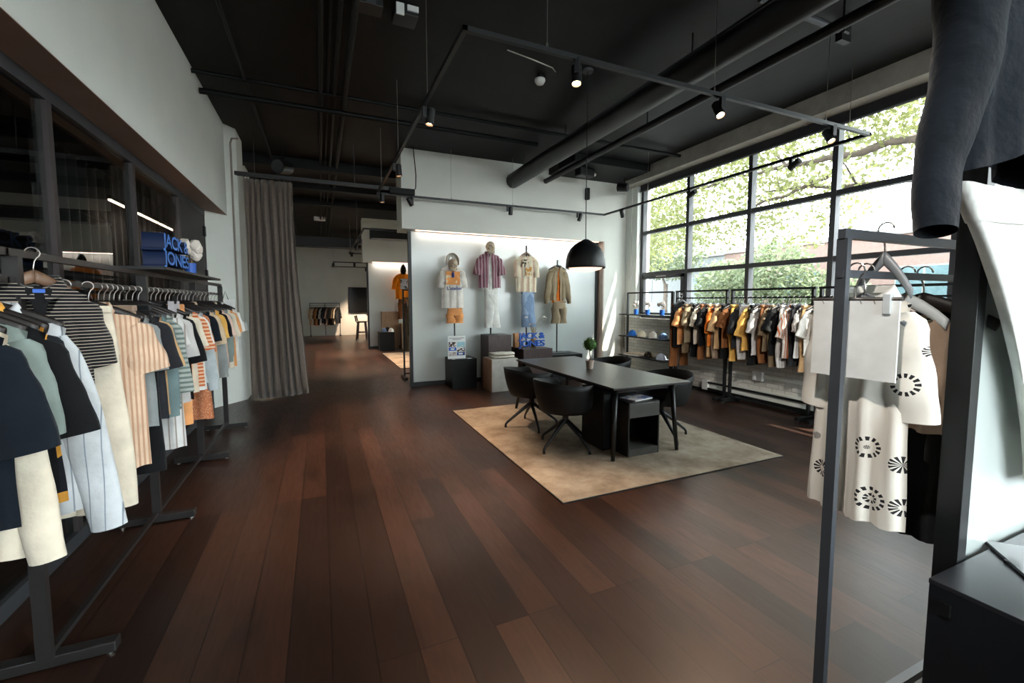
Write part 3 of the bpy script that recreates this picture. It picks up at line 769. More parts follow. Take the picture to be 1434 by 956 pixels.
# ---------------------------------------------------------------- clothing
def hanger_proto(name, m, w=.2, clips=False):
    t = bpy.data.objects.new(name, None)
    bm = bmesh.new()
    pts = [(.0,0,-.085), (0,0,-.06), (.004,0,-.035)]
    for k in range(9):
        a = radians(-60+k*30); pts.append((.023*cos(a)*1.0-.0, 0, .0+.023*sin(a)))
    tube(bm, pts, .0028, 6)
    hk = (bm, STEEL)
    bm2 = bmesh.new()
    n = 12
    for side in (-1, 1):
        pp = []
        for k in range(n+1):
            u = k/n; pp.append((side*w*u, .012*u*u, -.095-.055*u-.03*u*u))
        n0 = len(bm2.verts); tube(bm2, pp, [.013-.003*k/n for k in range(n+1)], 8)
        bm2.verts.ensure_lookup_table()
        for v in list(bm2.verts)[n0:]:
            q = abs(v.co.x)/w; zc = -.095-.055*q-.03*q*q; v.co.z = zc+(v.co.z-zc)*1.9
    if clips:
        bx(bm2, -w*.8, -w*.7, -.015, .015, -.16, -.10); bx(bm2, w*.7, w*.8, -.015, .015, -.16, -.10)
    return hk, (bm2, m)
_HM = {}
def hanger(loc, rz, label, group, kind='black'):
    t = thing('clothes_hanger', label, 'hanger', loc, rz, group)
    if kind not in _HM:
        m = {'black': HWOOD, 'flat': simple('grey_hanger', (120,124,128), .4), 'brown': HWOODB, 'clear': simple('clear_plastic', (190,196,198), .2), 'grey': simple('grey_hanger', (120,124,128), .4)}[kind]
        (b1, m1), (b2, m2) = hanger_proto('h', m)
        if kind in ('grey', 'clear'):
            for v in b2.verts: v.co.x *= .62
        if kind == 'brown':
            for v in b2.verts: v.co.x *= .72; v.co.z = -.085+(v.co.z+.085)*1.15
        if kind == 'flat':
            for v in b2.verts:
                q = abs(v.co.x)/.2; v.co.x *= .42; v.co.y *= .6; v.co.z = -.085+(v.co.z+.085)*1.0-.035*q
        def mk(n, b, mm):
            me = bpy.data.meshes.new(n); b.to_mesh(me); b.free(); me.materials.append(mm)
            for p in me.polygons: p.use_smooth = True
            return me
        _HM[kind] = (mk('hook', b1, m1), mk('hanger_arms', b2, m2))
    for n, me in zip(('hook', 'hanger_arms'), _HM[kind]):
        o = bpy.data.objects.new(n, me); C.objects.link(o); o.parent = t
    return t
def torso_bm(w, wh, L, t=.03, neck=.075, slope=.34, dip=.05, fold=.010, seed=0, open_front=0, z0=-.085):
    bm = bmesh.new(); NU, NV = 22, 20; r = random.Random(seed)
    ph = [r.uniform(0,6.28) for _ in range(4)]; fr = r.uniform(9,13)
    def f(side):
        def g(u, v):
            U = 2*u-1
            hw = w+(wh-w)*v
            if v < .25: hw = w-.012*sin(v/.25*PI)+(wh-w)*v
            x = U*hw*(1-.0*v)
            ax = abs(U*w)
            if ax < neck: zt = -(dip if side < 0 else .012)*(1-(ax/neck)**2)**.8
            else: zt = -slope*(ax-neck)-.6*max(0,(ax-neck*1.8))**2
            z = zt*(1-v)-L*v+.004*sin(U*fr+ph[0])*v
            prof = .45+.55*min(1, v*2.5) if True else 1
            if ax < neck: prof = max(prof, .8)
            y = side*t*max(0, 1-abs(U)**3.5)**.7*prof
            if v == 0 and ax >= neck: y = 0
            k = min(1, v*1.6)*(1-abs(U)**4)
            y += k*(fold*sin(U*fr+ph[1]+v*1.2)+fold*.5*sin(U*fr*2.1+ph[2]-v*2))
            y += .004*sin(v*11+U*5+ph[3])
            if open_front and side < 0 and abs(U) < .02: pass
            return Vector((x, y, z0+z))
        return g
    if open_front:
        # front in two halves with a gap
        for sg in (-1, 1):
            def h(u, v, sg=sg):
                gap = open_front*(.4+.6*v)
                uu = .5+sg*(gap/2+(.5-gap/2)*(1-u)) if True else u
                return f(-1)(uu, v)
            grid(bm, h, 12, NV)
    else:
        grid(bm, f(-1), NU, NV)
    grid(bm, f(1), NU, NV)
    bmesh.ops.remove_doubles(bm, verts=bm.verts, dist=.0012)
    return bm
def sleeve_bm(side, w, sl, ang=14, r0=.085, r1=.07, t=.028, slope=.34, neck=.075, seed=0, z0=-.085, cuff=False):
    bm = bmesh.new(); r = random.Random(seed*7+side); NR, NA = 12, 16
    zsh = z0-slope*(w-neck)-.6*max(0,(w-neck*1.8))**2
    p = Vector((side*(w-r0*.55), 0, zsh-r0*.42)); a = radians(ang)
    ph = r.uniform(0,6.28); bend = r.uniform(-.02,.03)
    prev = None; rings = []
    for i in range(NR+1):
        u = i/NR
        d = Vector((side*sin(a*(1-.35*u)), 0, -cos(a*(1-.35*u))))
        if i: p = p+d*(sl/NR)
        rad = r0+(r1-r0)*u
        if i == 0: rad *= .55
        if i == 1: rad *= .9
        if cuff and u > .9: rad *= .8
        n = Vector((d.z*-1, 0, d.x))
        ring = []
        for k in range(NA):
            th = 2*PI*k/NA
            rx = rad*(1+.05*sin(th*3+u*9+ph)); ry = t*(.75+.5*u*(1 if sl < .35 else .6))*(1+.15*sin(th*2+u*7+ph))
            ring.append(bm.verts.new(p+n*rx*cos(th)*1.0+Vector((0, ry*sin(th)+bend*u+.006*sin(u*14+ph), 0))))
        rings.append(ring)
    for A, B in zip(rings, rings[1:]):
        for k in range(NA): bm.faces.new((A[k], A[(k+1)%NA], B[(k+1)%NA], B[k]))
    bm.faces.new(rings[0])
    return bm
def collar_bm(neck=.075, t=.03, h=.035, z0=-.085, spread=.02, shirt=True):
    bm = bmesh.new()
    def f(u, v):
        th = PI*.5*0+(-.5*PI+.12)+(2*PI-.24)*u     # gap at the front (-y)
        th = -PI/2+.16+(2*PI-.32)*u
        rx = neck+.004; ry = t*.95+.006
        frontness = max(0, -sin(th))
        z = z0+.012-.055*frontness**1.5
        if v < .5: k = v/.5; return Vector((rx*cos(th), ry*sin(th), z+h*k*.7))
        k = (v-.5)/.5
        return Vector(((rx+spread*k)*cos(th), (ry+.012*k)*sin(th)-.004*frontness*k, z+h*.7-(h*1.15+.018*frontness)*k))
    grid(bm, f, 30, 6); return bm
def neckband_bm(neck=.075, t=.03, z0=-.085, dip=.05):
    bm = bmesh.new(); pts = []
    for k in range(24):
        th = 2*PI*k/24; fr = max(0, -sin(th))
        pts.append((neck*cos(th), t*.85*sin(th), z0+.002-dip*.95*fr**1.1))
    pts.append(pts[0]); tube(bm, pts, .006, 6, False); return bm
def garment(name, cat, label, loc, rz, m, group=None, w=.21, wh=.23, L=.68, sl=.24, ang=16, t=.028, shirt=False, msl=None,
            open_front=0, seed=0, parts=True, fold=.011, r0=.085, r1=.08, dip=.05, sleeves=True, mcol=None, z0=-.118, cuff=False, slope=.44):
    th = thing(name, label, cat, loc, rz, group)
    obj('garment_body', torso_bm(w, wh, L, t, slope=slope, seed=seed, fold=fold, dip=dip, open_front=open_front, z0=z0), m, th, smooth=True)
    if sleeves:
        for s in (-1, 1):
            obj('sleeve', sleeve_bm(s, w, sl, ang+((seed*37+s*11) % 7)-3, r0, r1, t, slope=slope, seed=seed, z0=z0, cuff=cuff), msl or m, th, smooth=True)
    if shirt: obj('collar', collar_bm(t=t, z0=z0), mcol or m, th, smooth=True)
    elif parts: obj('neckband', neckband_bm(t=t, dip=dip, z0=z0), mcol or m, th, smooth=True)
    return th
def trousers(label, loc, rz, m, group=None, w=.17, L=.9, t=.03, flare=1.0, seed=0, z0=-.10, name='trousers', cat='trousers', gap=.0, folded=False):
    th = thing(name, label, cat, loc, rz, group)
    obj('waistband', box(-w, w, -t*.8, t*.8, z0-.035, z0, .008), m, th)
    r = random.Random(seed)
    bm = bmesh.new()
    NA = 18; ph = r.uniform(0,6)
    hips = .24 if L > .6 else .16
    def ring(cx, rx, ry, z, k0=0):
        return [bm.verts.new((cx+rx*cos(2*PI*k/NA), ry*sin(2*PI*k/NA)*(1+.12*sin(3*2*PI*k/NA+z*7+ph)), z)) for k in range(NA)]
    prev = None
    for i in range(6):
        u = i/5; R_ = ring(0, w*(1+.12*u), t*(.8+.4*u), z0-.03-(hips-.03)*u)
        if prev:
            for k in range(NA): bm.faces.new((prev[k], prev[(k+1)%NA], R_[(k+1)%NA], R_[k]))
        prev = R_
    obj('hip_panel', bm, m, th, smooth=True)
    for s in (-1, 1):
        bm = bmesh.new(); prev = None
        for i in range(12):
            u = i/11; z = z0-hips+.03-(L-hips+.03)*u
            rx = w*.56*(1+(flare-1)*u); cx = s*(w*.58+gap*u+.008*sin(u*5+ph))
            if folded: rx = w*.98*(1-.18*u)*(1+(flare-1)*u); cx = (.012+.05*u)*s+.03*u
            R_ = ring(cx, rx, t*(1.1+.15*u), z)
            for v in R_: v.co.y += .012*sin(u*6+s+ph)
            if prev:
                for k in range(NA): bm.faces.new((prev[k], prev[(k+1)%NA], R_[(k+1)%NA], R_[k]))
            prev = R_
        obj('trouser_leg', bm, m, th, smooth=True)
    return th

# palette of fabrics
F = {
 'black': cloth('fab_black', (11,13,16)), 'navy': cloth('fab_navy', (10,20,30)), 'cream': cloth('fab_cream', (222,212,192)),
 'white': cloth('fab_white', (228,228,222)), 'sage': cloth('fab_sage', (128,142,138)), 'teal': cloth('fab_teal', (104,124,126)),
 'tan': cloth('fab_tan', (196,160,116)), 'olive': cloth('fab_olive', (122,104,80)), 'orange': cloth('fab_orange', (224,122,40)),
 'peach': cloth('fab_peach', (226,160,104)), 'brown': cloth('fab_brown', (128,80,44)), 'mustard': cloth('fab_mustard', (222,172,88)),
 'lightgrey': cloth('fab_lightgrey', (194,192,190)), 'beige': cloth('fab_beige', (204,182,154)), 'khaki': cloth('fab_khaki', (158,142,116)),
 'charcoal': cloth('fab_charcoal', (36,37,42)), 'denim': cloth('fab_denim', (120,148,178)), 'paleblue': cloth('fab_paleblue', (176,186,190)),
 'taupe': cloth('fab_taupe', (150,128,110)), 'pink': cloth('fab_pink', (226,196,180)), 'grey': cloth('fab_grey', (140,146,146)),
 'romper': cloth('fab_romper', (216,190,164), (0,.022,.42,(186,146,120))),
 'polo': cloth('fab_polo', (20,20,24), (2,.0145,.2,(176,166,150))),
 'bluestripe': cloth('fab_bluestripe', (196,202,206), (0,.05,.08,(130,140,150))),
 'sagestripe': cloth('fab_sagestripe', (166,174,168), (2,.034,.45,(104,118,114))),
 'ruststripe': cloth('fab_ruststripe', (226,190,160), (2,.03,.5,(196,104,58))),
 'sequin': cloth('fab_sequin', (186,116,80), None, ('voronoi', 90, .72, (226,184,150))),
 'print': cloth('fab_print', (24,28,34), None, ('noise', 9, .54, (222,160,66))),
 'printor': cloth('fab_printor', (214,206,196), (0,.05,.3,(186,96,52))),
 'greystripe': cloth('fab_greystripe', (206,206,204), (0,.04,.2,(150,140,132))),
}

def make_rack(label, x, y0, y1, ups, feet_ys, zt=1.80, zb=1.685, both=.23, shelf=None, base=True, group=None, axis='Y', bt=.03, ud=.05, m=None):
    BLK = m or globals()['BLK']
    """clothes rack along Y (axis Y) at x, or along X (axis X) where x is the y coordinate"""
    def T(a, b, z): return (a, b, z) if axis == 'Y' else (b, a, z)
    t = thing('clothes_rack', label, 'clothes rack', T(x, (y0+y1)/2, 0), 0, group)
    c = (y0+y1)/2
    def B(a0, a1, b0, b1, z0, z1, bev=0):
        return box(a0, a1, b0, b1, z0, z1, bev) if axis == 'Y' else box(b0, b1, a0, a1, z0, z1, bev)
    h = bt/2
    obj('top_rail', B(-h, h, y0-c, y1-c, zt-.03, zt), BLK if not shelf == 'grey' else GREYF, t)
    bm = bmesh.new()
    obj('hanging_bar', B(-h*.8, h*.8, y0-c, y1-c, zb-.012, zb+.012), BLK, t)
    for u in ups:
        obj('upright', B(-ud/2, ud/2, u-c-h, u-c+h, .05, zt-.03), BLK, t)
    for u in feet_ys:
        obj('foot', B(-both, both, u-c-.03, u-c+.03, .012, .062, .005), BLK, t)
        bm = bmesh.new()
        for s in (-1, 1):
            q = (s*(both-.03), u-c) if axis == 'Y' else (u-c, s*(both-.03))
            tube(bm, [(q[0], q[1], 0), (q[0], q[1], .014)], .016, 10)
        obj('levelling_pad', bm, STEEL, t)
    if base: obj('base_rail', B(-.014, .014, min(feet_ys)-c, max(feet_ys)-c, .062, .086) if axis == 'Y' else B(-.014, .014, y0-c, y1-c, .10, .13), BLK, t)
    return t

LX = -1.13
make_rack('near black clothes rack along the left glass wall, partly out of view', LX, .3, 2.372, (.35,), (.35,), zt=1.81, base=False, m=RACKM)
lr = make_rack('long black clothes rack along the left glass wall with a shelf on top', LX, 2.36, 6.40, (2.42,3.82,5.12,6.37), (2.46,3.82,5.15,6.37), zt=1.81, m=RACKM)
obj('top_shelf', box(-.2, .19, 3.62-4.38, 5.35-4.38, 1.812, 1.830), BLK, lr)

# window racks
WX = 5.95
make_rack('black window clothes rack nearest the shelves, holding the black tee', WX, 4.97, 6.10, (5.0,6.07), (5.0,), zt=1.785, zb=1.65, base=False)
make_rack('black window clothes rack, middle one, full of orange and black tees', WX, 3.64, 4.93, (3.67,4.9), (3.67,4.85), zt=1.785, zb=1.65)
make_rack('black window clothes rack nearest the camera, mostly behind the kimono', WX, 2.2, 3.60, (2.23,3.57), (2.3,3.52), zt=1.785, zb=1.65)

# shelf unit by the window
t = thing('display_shelf', 'open black shelf unit with caps under the window corner', 'shelf', (WX,6.82,0))
for y in (-.64, .64):
    for x in (0,):
        obj('upright', box(-.018, .018, y-.018 if y > 0 else y-.03, y+.018 if y > 0 else y+.03, 0, 1.77), BLK, t)
obj('top_rail', box(-.014, .014, -.64, .64, 1.75, 1.78), BLK, t)
for z in (1.31, .86, .46):
    obj('shelf_board', box(-.17, .17, -.62, .72, z-.002, z+.018), BLK, t)
obj('foot', box(-.17, .17, .61, .67, 0, .03), BLK, t); obj('foot', box(-.17, .17, -.67, -.61, 0, .03), BLK, t)

# caps
def cap_thing(label, loc, rz, m, group=None, s=1, mb=None, tilt=0):
    t = thing('baseball_cap', label, 'cap', loc, rz, group)
    if tilt: t.rotation_euler = (tilt, 0, rz)
    bm = bmesh.new()
    def f(u, v):
        a = 2*PI*u; e = v*PI/2
        r = .088*s*cos(e)*(1+.015*cos(6*a)); return Vector((r*cos(a)*.95, r*sin(a)*1.1, .12*s*sin(e)**.9 if v > 0 else 0))
    grid(bm, f, 30, 9); bmesh.ops.remove_doubles(bm, verts=bm.verts, dist=.0008); obj('crown', bm, m, t, smooth=True)
    bm = bmesh.new()
    for dz in (0, .004*s):
        def g(u, v, dz=dz):
            a = -PI/2+(u-.5)*2.2; r0 = .088*s; x = r0*cos(a)*.95; y = r0*sin(a)*1.1
            ext = .075*s*(1-(2*u-1)**2)**.6*v
            return Vector((x*(1+.05*v), y-ext, .008*s+dz-.018*s*abs(2*u-1)**2*v))
        grid(bm, g, 16, 5)
    obj('brim', bm, mb or m, t, smooth=True)
    bm = bmesh.new(); bmesh.ops.create_icosphere(bm, subdivisions=1, radius=.007*s, matrix=Matrix.Translation((0,0,.121*s))); obj('button', bm, m, t)
    return t
CG = 'caps on the window shelves'
for i, (y, z, m, d) in enumerate(((7.28,.88,cloth('cap_blue',(40,104,190)),'bright blue cap at the left end of the middle shelf'),
    (6.98,.88,cloth('cap_cream',(224,214,190)),'cream cap with tan print, second on the middle shelf'),
    (6.66,.88,cloth('cap_white',(222,218,208)),'off-white cap, third on the middle shelf'),
    (6.38,.88,cloth('cap_denim',(84,110,146)),'denim blue cap nearest the clothes on the middle shelf'),
    (6.78,.48,cloth('cap_black',(26,24,24),None,('noise',14,.6,(150,120,40))),'black patterned cap on the lowest shelf'),
    (6.42,.48,cloth('cap_sky',(190,204,224)),'pale blue cap at the near end of the lowest shelf'))):
    cap_thing(d, (5.93,y,z), radians(-70+i*17), m, CG, 1.0)
t = thing('folded_towel', 'flat folded white garment on the lowest shelf left end', 'folded clothes', (5.93,7.2,.478), radians(12))
obj('folded_layer', box(-.13, .13, -.2, .2, 0, .03, .01), F['white'], t); obj('folded_layer', box(-.12, .12, -.19, .15, .03, .05, .01), F['beige'], t)

# ---- left rack garments: (y, kind, fabric, description, params)
def hang_set(items, x, zb, rackname, grp, hgrp, flip=1, anglefn=None):
    n = len(items)
    for i, it in enumerate(items):
        y, kind, fab, desc = it[:4]; kw = dict(it[4]) if len(it) > 4 else {}
        a = items[i-1][3] if i else None; b = items[i+1][3] if i < n-1 else None
        if a and b: lab = '%s on the %s between %s and %s' % (desc, rackname, a, b)
        elif b: lab = '%s at the near end of the %s beside %s' % (desc, rackname, b)
        else: lab = '%s at the far end of the %s beside %s' % (desc, rackname, a)
        rz = kw.pop('rz', radians(R.uniform(-9, 9))); hk = kw.pop('hk', 'black'); zz = kw.pop('z', zb)
        xx = x+kw.pop('dx', 0)
        hanger((xx, y, zz+.012-.019), rz, '%s hanger on the %s holding the %s' % (hk, rackname, desc), hgrp, hk)
        kw.setdefault('seed', i+int(x*10)+40)
        if kind == 'trousers':
            trousers(lab, (xx, y, zz-.007), rz, F[fab], grp, **kw)
        else:
            nm, ct = {'tee': ('tee_shirt','t-shirt'), 'shirt': ('shirt','shirt'), 'sweater': ('sweatshirt','sweatshirt'), 'dress': ('dress','dress'), 'romper': ('romper','romper'), 'blouse': ('blouse','blouse')}[kind]
            if kind in ('shirt', 'romper'): kw.setdefault('shirt', True)
            if kind in ('sweater',): kw.setdefault('sl', .52); kw.setdefault('ang', 8); kw.setdefault('r1', .05); kw.setdefault('cuff', True)
            garment(nm, ct, lab, (xx, y, zz-.007), rz, F[fab], grp, **kw)

LEFT = [
 (1.50,'sweater','charcoal','charcoal sweatshirt',{'L':.66,'w':.22}),
 (1.66,'trousers','navy','navy trousers',{'L':.86,'w':.17}),
 (1.86,'tee','navy','navy tee',{'L':.68,'w':.23,'sl':.34,'ang':18,'r1':.085,'rz':0}),
 (1.94,'shirt','cream','cream shirt',{'L':.80,'w':.22,'sl':.72,'ang':8,'r1':.05}),
 (2.02,'tee','sage','sage tee',{'L':.70,'w':.21,'sl':.34,'r1':.07}),
 (2.10,'tee','black','black tee',{'L':.66,'w':.23,'sl':.36,'ang':18,'r1':.085}),
 (2.18,'shirt','print','floral shirt',{'L':.72,'w':.20,'sl':.25}),
 (2.26,'shirt','bluestripe','pinstriped shirt',{'L':.80,'w':.215,'sl':.80,'ang':9,'r1':.06}),
 (2.70,'trousers','cream','cream trousers',{'L':1.0,'w':.16,'flare':1.3,'hk':'clear','dx':.04,'rz':radians(10)}),
 (2.95,'romper','romper','striped romper',{'L':.88,'w':.20,'wh':.21,'sl':.27,'ang':20,'r1':.10,'r0':.09,'rz':radians(24),'dx':.03}),
 (3.14,'trousers','taupe','taupe trousers',{'L':.9}),
 (3.21,'tee','grey','grey tee',{'L':.70,'sl':.28}),
 (3.28,'trousers','black','black trousers',{'L':1.02,'w':.19}),
 (3.34,'tee','charcoal','charcoal tee',{'L':.70,'sl':.30}),
 (3.42,'tee','tan','tan tee',{'L':.68,'sl':.3}),
 (3.52,'sweater','teal','teal sweatshirt',{'L':.7,'sl':.62,'hk':'black'}),
 (3.62,'blouse','sagestripe','sage striped top',{'L':.7,'sl':.5,'ang':8}),
 (3.72,'dress','greystripe','grey striped dress',{'L':1.0,'w':.19,'wh':.22,'sl':.2}),
 (3.86,'tee','lightgrey','light grey tee',{'L':.7,'sl':.28,'hk':'grey'}),
 (3.96,'shirt','black','black shirt',{'L':.7,'sl':.34,'ang':18}),
 (4.06,'trousers','peach','peach trousers',{'L':.94}),
 (4.16,'tee','cream','cream tee',{'L':.68}),
 (4.28,'blouse','ruststripe','rust striped top',{'L':.66,'sl':.28,'ang':20}),
 (4.38,'tee','white','white tee',{'L':.7}),
 (4.48,'sweater','paleblue','pale blue sweatshirt',{'L':.66,'sl':.64}),
 (4.60,'dress','sequin','sequined dress',{'L':1.0,'w':.18,'sl':.34}),
 (4.72,'tee','navy','midnight tee',{'L':.68}),
 (4.84,'shirt','beige','beige shirt',{'L':.7,'sl':.28}),
 (4.96,'sweater','grey','grey sweatshirt',{'L':.66,'sl':.6}),
 (5.10,'tee','mustard','mustard tee',{'L':.66}),
 (5.24,'blouse','black','black blouse',{'L':.64}),
 (5.38,'tee','pink','pale pink tee',{'L':.66}),
 (5.54,'sweater','sage','sage sweatshirt',{'L':.62,'sl':.52}),
 (5.70,'shirt','cream','ivory shirt',{'L':.7,'sl':.27}),
 (5.86,'tee','peach','peach tee',{'L':.7}),
 (6.02,'shirt','white','white shirt',{'L':.66}),
]
hang_set(LEFT, LX, 1.685, 'left rack', 'clothes hanging along the left glass wall', 'hangers on the left rack')

# striped polo facing out on the top rail
PX, PY = -1.09, 2.47
hanger((PX,PY,1.80), radians(38), 'brown wooden hanger on the left top rail carrying the striped polo', 'hangers on the left rack', 'brown')
pl = garment('polo_shirt', 'polo shirt', 'black and cream striped polo shirt facing out on the left rack', (PX,PY-.005,1.80), radians(38), F['polo'],
        w=.165, wh=.17, L=.68, sl=.30, ang=19, shirt=True, t=.04, r0=.08, r1=.078, seed=5, dip=.15, slope=.55, z0=-.125)
bm = bmesh.new(); v3 = [bm.verts.new(p) for p in ((-.040,-.050,-.155), (.040,-.050,-.155), (.0,-.056,-.30), (-.034,-.040,-.14), (.034,-.040,-.14))]
bm.faces.new((v3[0], v3[2], v3[1])); bm.faces.new((v3[3], v3[0], v3[1], v3[4])); obj('neck_shade', bm, F['black'], pl, label='black patch as shade inside the open neck')  # black patch stands for the shade inside the collar
obj('woven_label', box(-.018, .018, -.052, -.050, -.165, -.15), BLUE, pl, label='blue woven label')
t = thing('price_card', 'pale card clipped among the hangers midway along the left rack', 'card', (-.98,3.9,1.56))
obj('sheet', box(-.002, .002, -.13, .13, -.13, .04), simple('pale_card', (190,188,194), .6), t); obj('clip', box(-.006, .01, .0, .03, .02, .08), BLKS, t)
t = thing('tote_card', 'white hanging tag on the far end of the left rack', 'tag', (LX+.05,6.38,1.66))
obj('sheet', box(-.09, .10, -.002, .002, -.26, -.04, .0), WPL, t); bm = bmesh.new(); tube(bm, [(-.03,0,-.04), (0,0,.06), (.03,0,-.04)], .004, 6); obj('loop_string', bm, BLKS, t)

# ---- window rack garments (far -> near)
cols = ['brown','tan','black','peach','khaki','orange','charcoal','mustard','lightgrey','taupe','black','printor','white','navy','olive','greystripe','beige','black','orange','olive','white','khaki','orange','olive','pink','orange','black','tan','cream','charcoal','peach','white']
nm = {'brown':'brown','tan':'tan','black':'black','peach':'peach','khaki':'khaki','orange':'orange','charcoal':'charcoal','mustard':'mustard','lightgrey':'light grey','taupe':'taupe','printor':'rust striped','white':'white','navy':'navy','olive':'olive','greystripe':'pinstriped','beige':'beige','pink':'pink','cream':'cream'}
seq = ['peach','khaki','cream','black','orange','tan','brown','charcoal','mustard','lightgrey','olive','black','printor','greystripe','white','navy','taupe','beige','black','orange','olive','white','orange','khaki','pink','orange','black','tan','cream','charcoal','peach','white']
under = ['olive','black','brown','tan','taupe','black','mustard','lightgrey','black','brown','olive','greystripe','charcoal','tan','beige','black','orange','olive','white','orange','charcoal','lightgrey','orange','navy','tan']
adj = ['plain','long','washed','boxy','faded','soft','wide','short','crisp','loose','slim']
WIN = []; used = {}
y = 5.80; k = 0; ui = 0
def uniq(c, kind):
    key = (c, kind); used[key] = used.get(key, 0)+1
    n = used[key]
    if n == 1: return '%s %s' % (nm[c], kind)
    return '%s %s %s' % (['','','second','third','fourth','fifth'][n], nm[c], kind)
lastk = None
while y > 3.05:
    if k % 2 == 0 or ui >= len(under):
        c = seq[(k//2*1+0) % len(seq)] if False else seq[(k - ui) % len(seq)]
        kd = 'shirt' if (k-ui) % 5 == 2 else 'tee'
        WIN.append((y, kd, c, uniq(c, kd), {'L': R.uniform(.62,.72), 'w': R.uniform(.205,.235), 'sl': R.uniform(.24,.38), 'ang': R.uniform(12,24), 'r1': R.uniform(.085,.1), 'z': 1.65, 'hk': R.choice(['black','black','clear','grey'])}))
    else:
        c = under[ui]; ui += 1
        WIN.append((y, 'trousers', c, uniq(c, 'trousers'), {'L': R.uniform(.82,.93), 'w': .16, 'z': 1.65}))
    y -= .078; k += 1
# make repeated descriptions unique by what they hang beside
hang_set(WIN[::-1], WX, 1.65, 'window rack', 'clothes on the window racks', 'hangers on the window racks')
# the black tee facing out, brown trousers under it
hanger((WX-.03,5.93,1.70), radians(8), 'dark hanger on the window rack end holding the black printed tee', 'hangers on the window racks', 'black')
bt_ = garment('tee_shirt', 't-shirt', 'black tee with small white chest print facing out on the window rack end', (WX-.03,5.925,1.70), radians(8), F['black'], w=.215, wh=.22, L=.80, sl=.27, ang=12, seed=9, t=.03)
o = obj('chest_print', box(-.03, .03, -.036, -.033, -.30, -.265, .002), WPL, bt_, label='small white print')
hanger((WX,6.0,1.65), 0, 'hanger behind the black printed tee holding brown trousers', 'hangers on the window racks', 'black')
trousers('rust brown trousers hanging below the black printed tee', (WX,6.0,1.643), 0, F['brown'], 'clothes on the window racks', L=1.12, w=.18, gap=.03, seed=4)

# ---------------------------------------------------------------- outfits in front of the feature panel
def pole(x, y, z0, z1, label, plate=.12):
    t = thing('display_stand', label, 'display stand', (x, y, z0))
    bm = bmesh.new(); tube(bm, [(0,0,.008), (0,0,z1-z0)], .014, 10); obj('pole', bm, BLK, t)
    obj('base_plate', box(-plate, plate, -plate*.8, plate*.8, 0, .01), BLK, t)
    bm = bmesh.new(); tube(bm, [(-.09,0,z1-z0-.30), (.09,0,z1-z0-.30)], .01, 8); obj('crossbar', bm, BLK, t)
    return t
OY = 7.84
pole(2.27,OY,.547,2.18,'black stand on the black cube plinth holding the hooded outfit')
pole(2.99,OY,.957,2.48,'black stand on the tall walnut plinth holding the burgundy shirt')
pole(3.75,OY,.692,2.69,'black stand on the medium walnut plinth holding the floral tee')
pole(4.45,OY,.532,2.43,'black stand on the low black plinth holding the khaki outfit', .22)
# outfit 1: hoodie + cap + shorts
t = garment('hooded_sweatshirt', 'hoodie', 'white short-sleeved hoodie with orange print on the leftmost display stand', (2.24,OY-.0,2.34), 0, cloth('fab_hoodie', (226,222,212)), w=.20, wh=.21, L=.78, sl=.32, ang=13, r1=.08, seed=21, t=.05, z0=-.09)
bm = bmesh.new()
def hood(u, v):
    a = -.15*PI+1.3*PI*u
    a = PI*(-.12)+PI*1.24*u
    d = v
    x = .115*cos(a)*(1-.1*d); z = .0+.15*sin(a)*(1+.05*d); y = -.05+.14*d
    if d > .6: x *= 1-.8*(d-.6)/.4*.8; z *= 1-.5*(d-.6)/.4*.7
    return Vector((x, y, z-.02))
grid(bm, hood, 22, 8); hd = obj('hood', bm, MATS['fab_hoodie'], t, smooth=True); md = hd.modifiers.new('s','SOLIDIFY'); md.thickness = .012
obj('print_panel', box(-.145, .12, -.078, -.070, -.44, -.20), cloth('orange_print', (236,160,92), None, ('noise', 11, .60, (236,214,180)), .7, 0), t, label='orange printed picture')
bm = bmesh.new(); lathe(bm, [(0,-.30), (.022,-.30), (.024,-.29), (.024,-.225), (.008,-.205), (.008,-.175), (0,-.175)], 12, (-.01,-.084,-.01)); obj('bottle_print', bm, simple('print_blue', (38,66,150), .6), t, label='blue bottle print')
text_mesh('lettering', "L'atelier", .085, .001, simple('print_navy', (70,74,130), .6), t, (-.13,-.079,-.535), (radians(90),0,0), 1.05, .002)
c_ = cap_thing('beige patterned cap inside the white hood', (2.24,OY-.03,2.27), 0, cloth('cap_beige', (206,190,166), None, ('noise', 20, .58, (150,130,110))), None, 1.0, None, radians(55))
trousers('orange shorts hanging below the white hoodie', (2.28,OY,1.54), 0, cloth('fab_apricot', (232,160,100)), None, w=.14, L=.30, t=.035, flare=1.1, seed=3, name='shorts', cat='shorts', z0=-.05)
# outfit 2
garment('shirt', 'shirt', 'burgundy vertical striped open shirt on the second display stand', (2.97,OY-.0,2.60), 0, cloth('fab_burgundy', (128,82,92), (0,.06,.45,(176,150,158))), w=.205, wh=.235, L=.66, sl=.33, ang=19, r1=.095, r0=.09, shirt=True, open_front=.22, seed=31, t=.055, z0=-.09)
garment('tee_shirt', 't-shirt', 'white tee worn inside the burgundy open shirt', (2.98,OY+.0,2.60), 0, F['white'], w=.13, wh=.15, L=.70, sleeves=False, seed=33, t=.035, z0=-.09)
cap_thing('beige cap above the burgundy striped shirt', (2.97,OY-.03,2.61), 0, MATS['cap_beige'], None, 1.05, None, radians(50))
trousers('white trousers below the burgundy striped shirt', (3.0,OY,1.98), 0, F['white'], None, w=.125, L=.84, t=.045, flare=.95, seed=5, z0=-.05, folded=True)
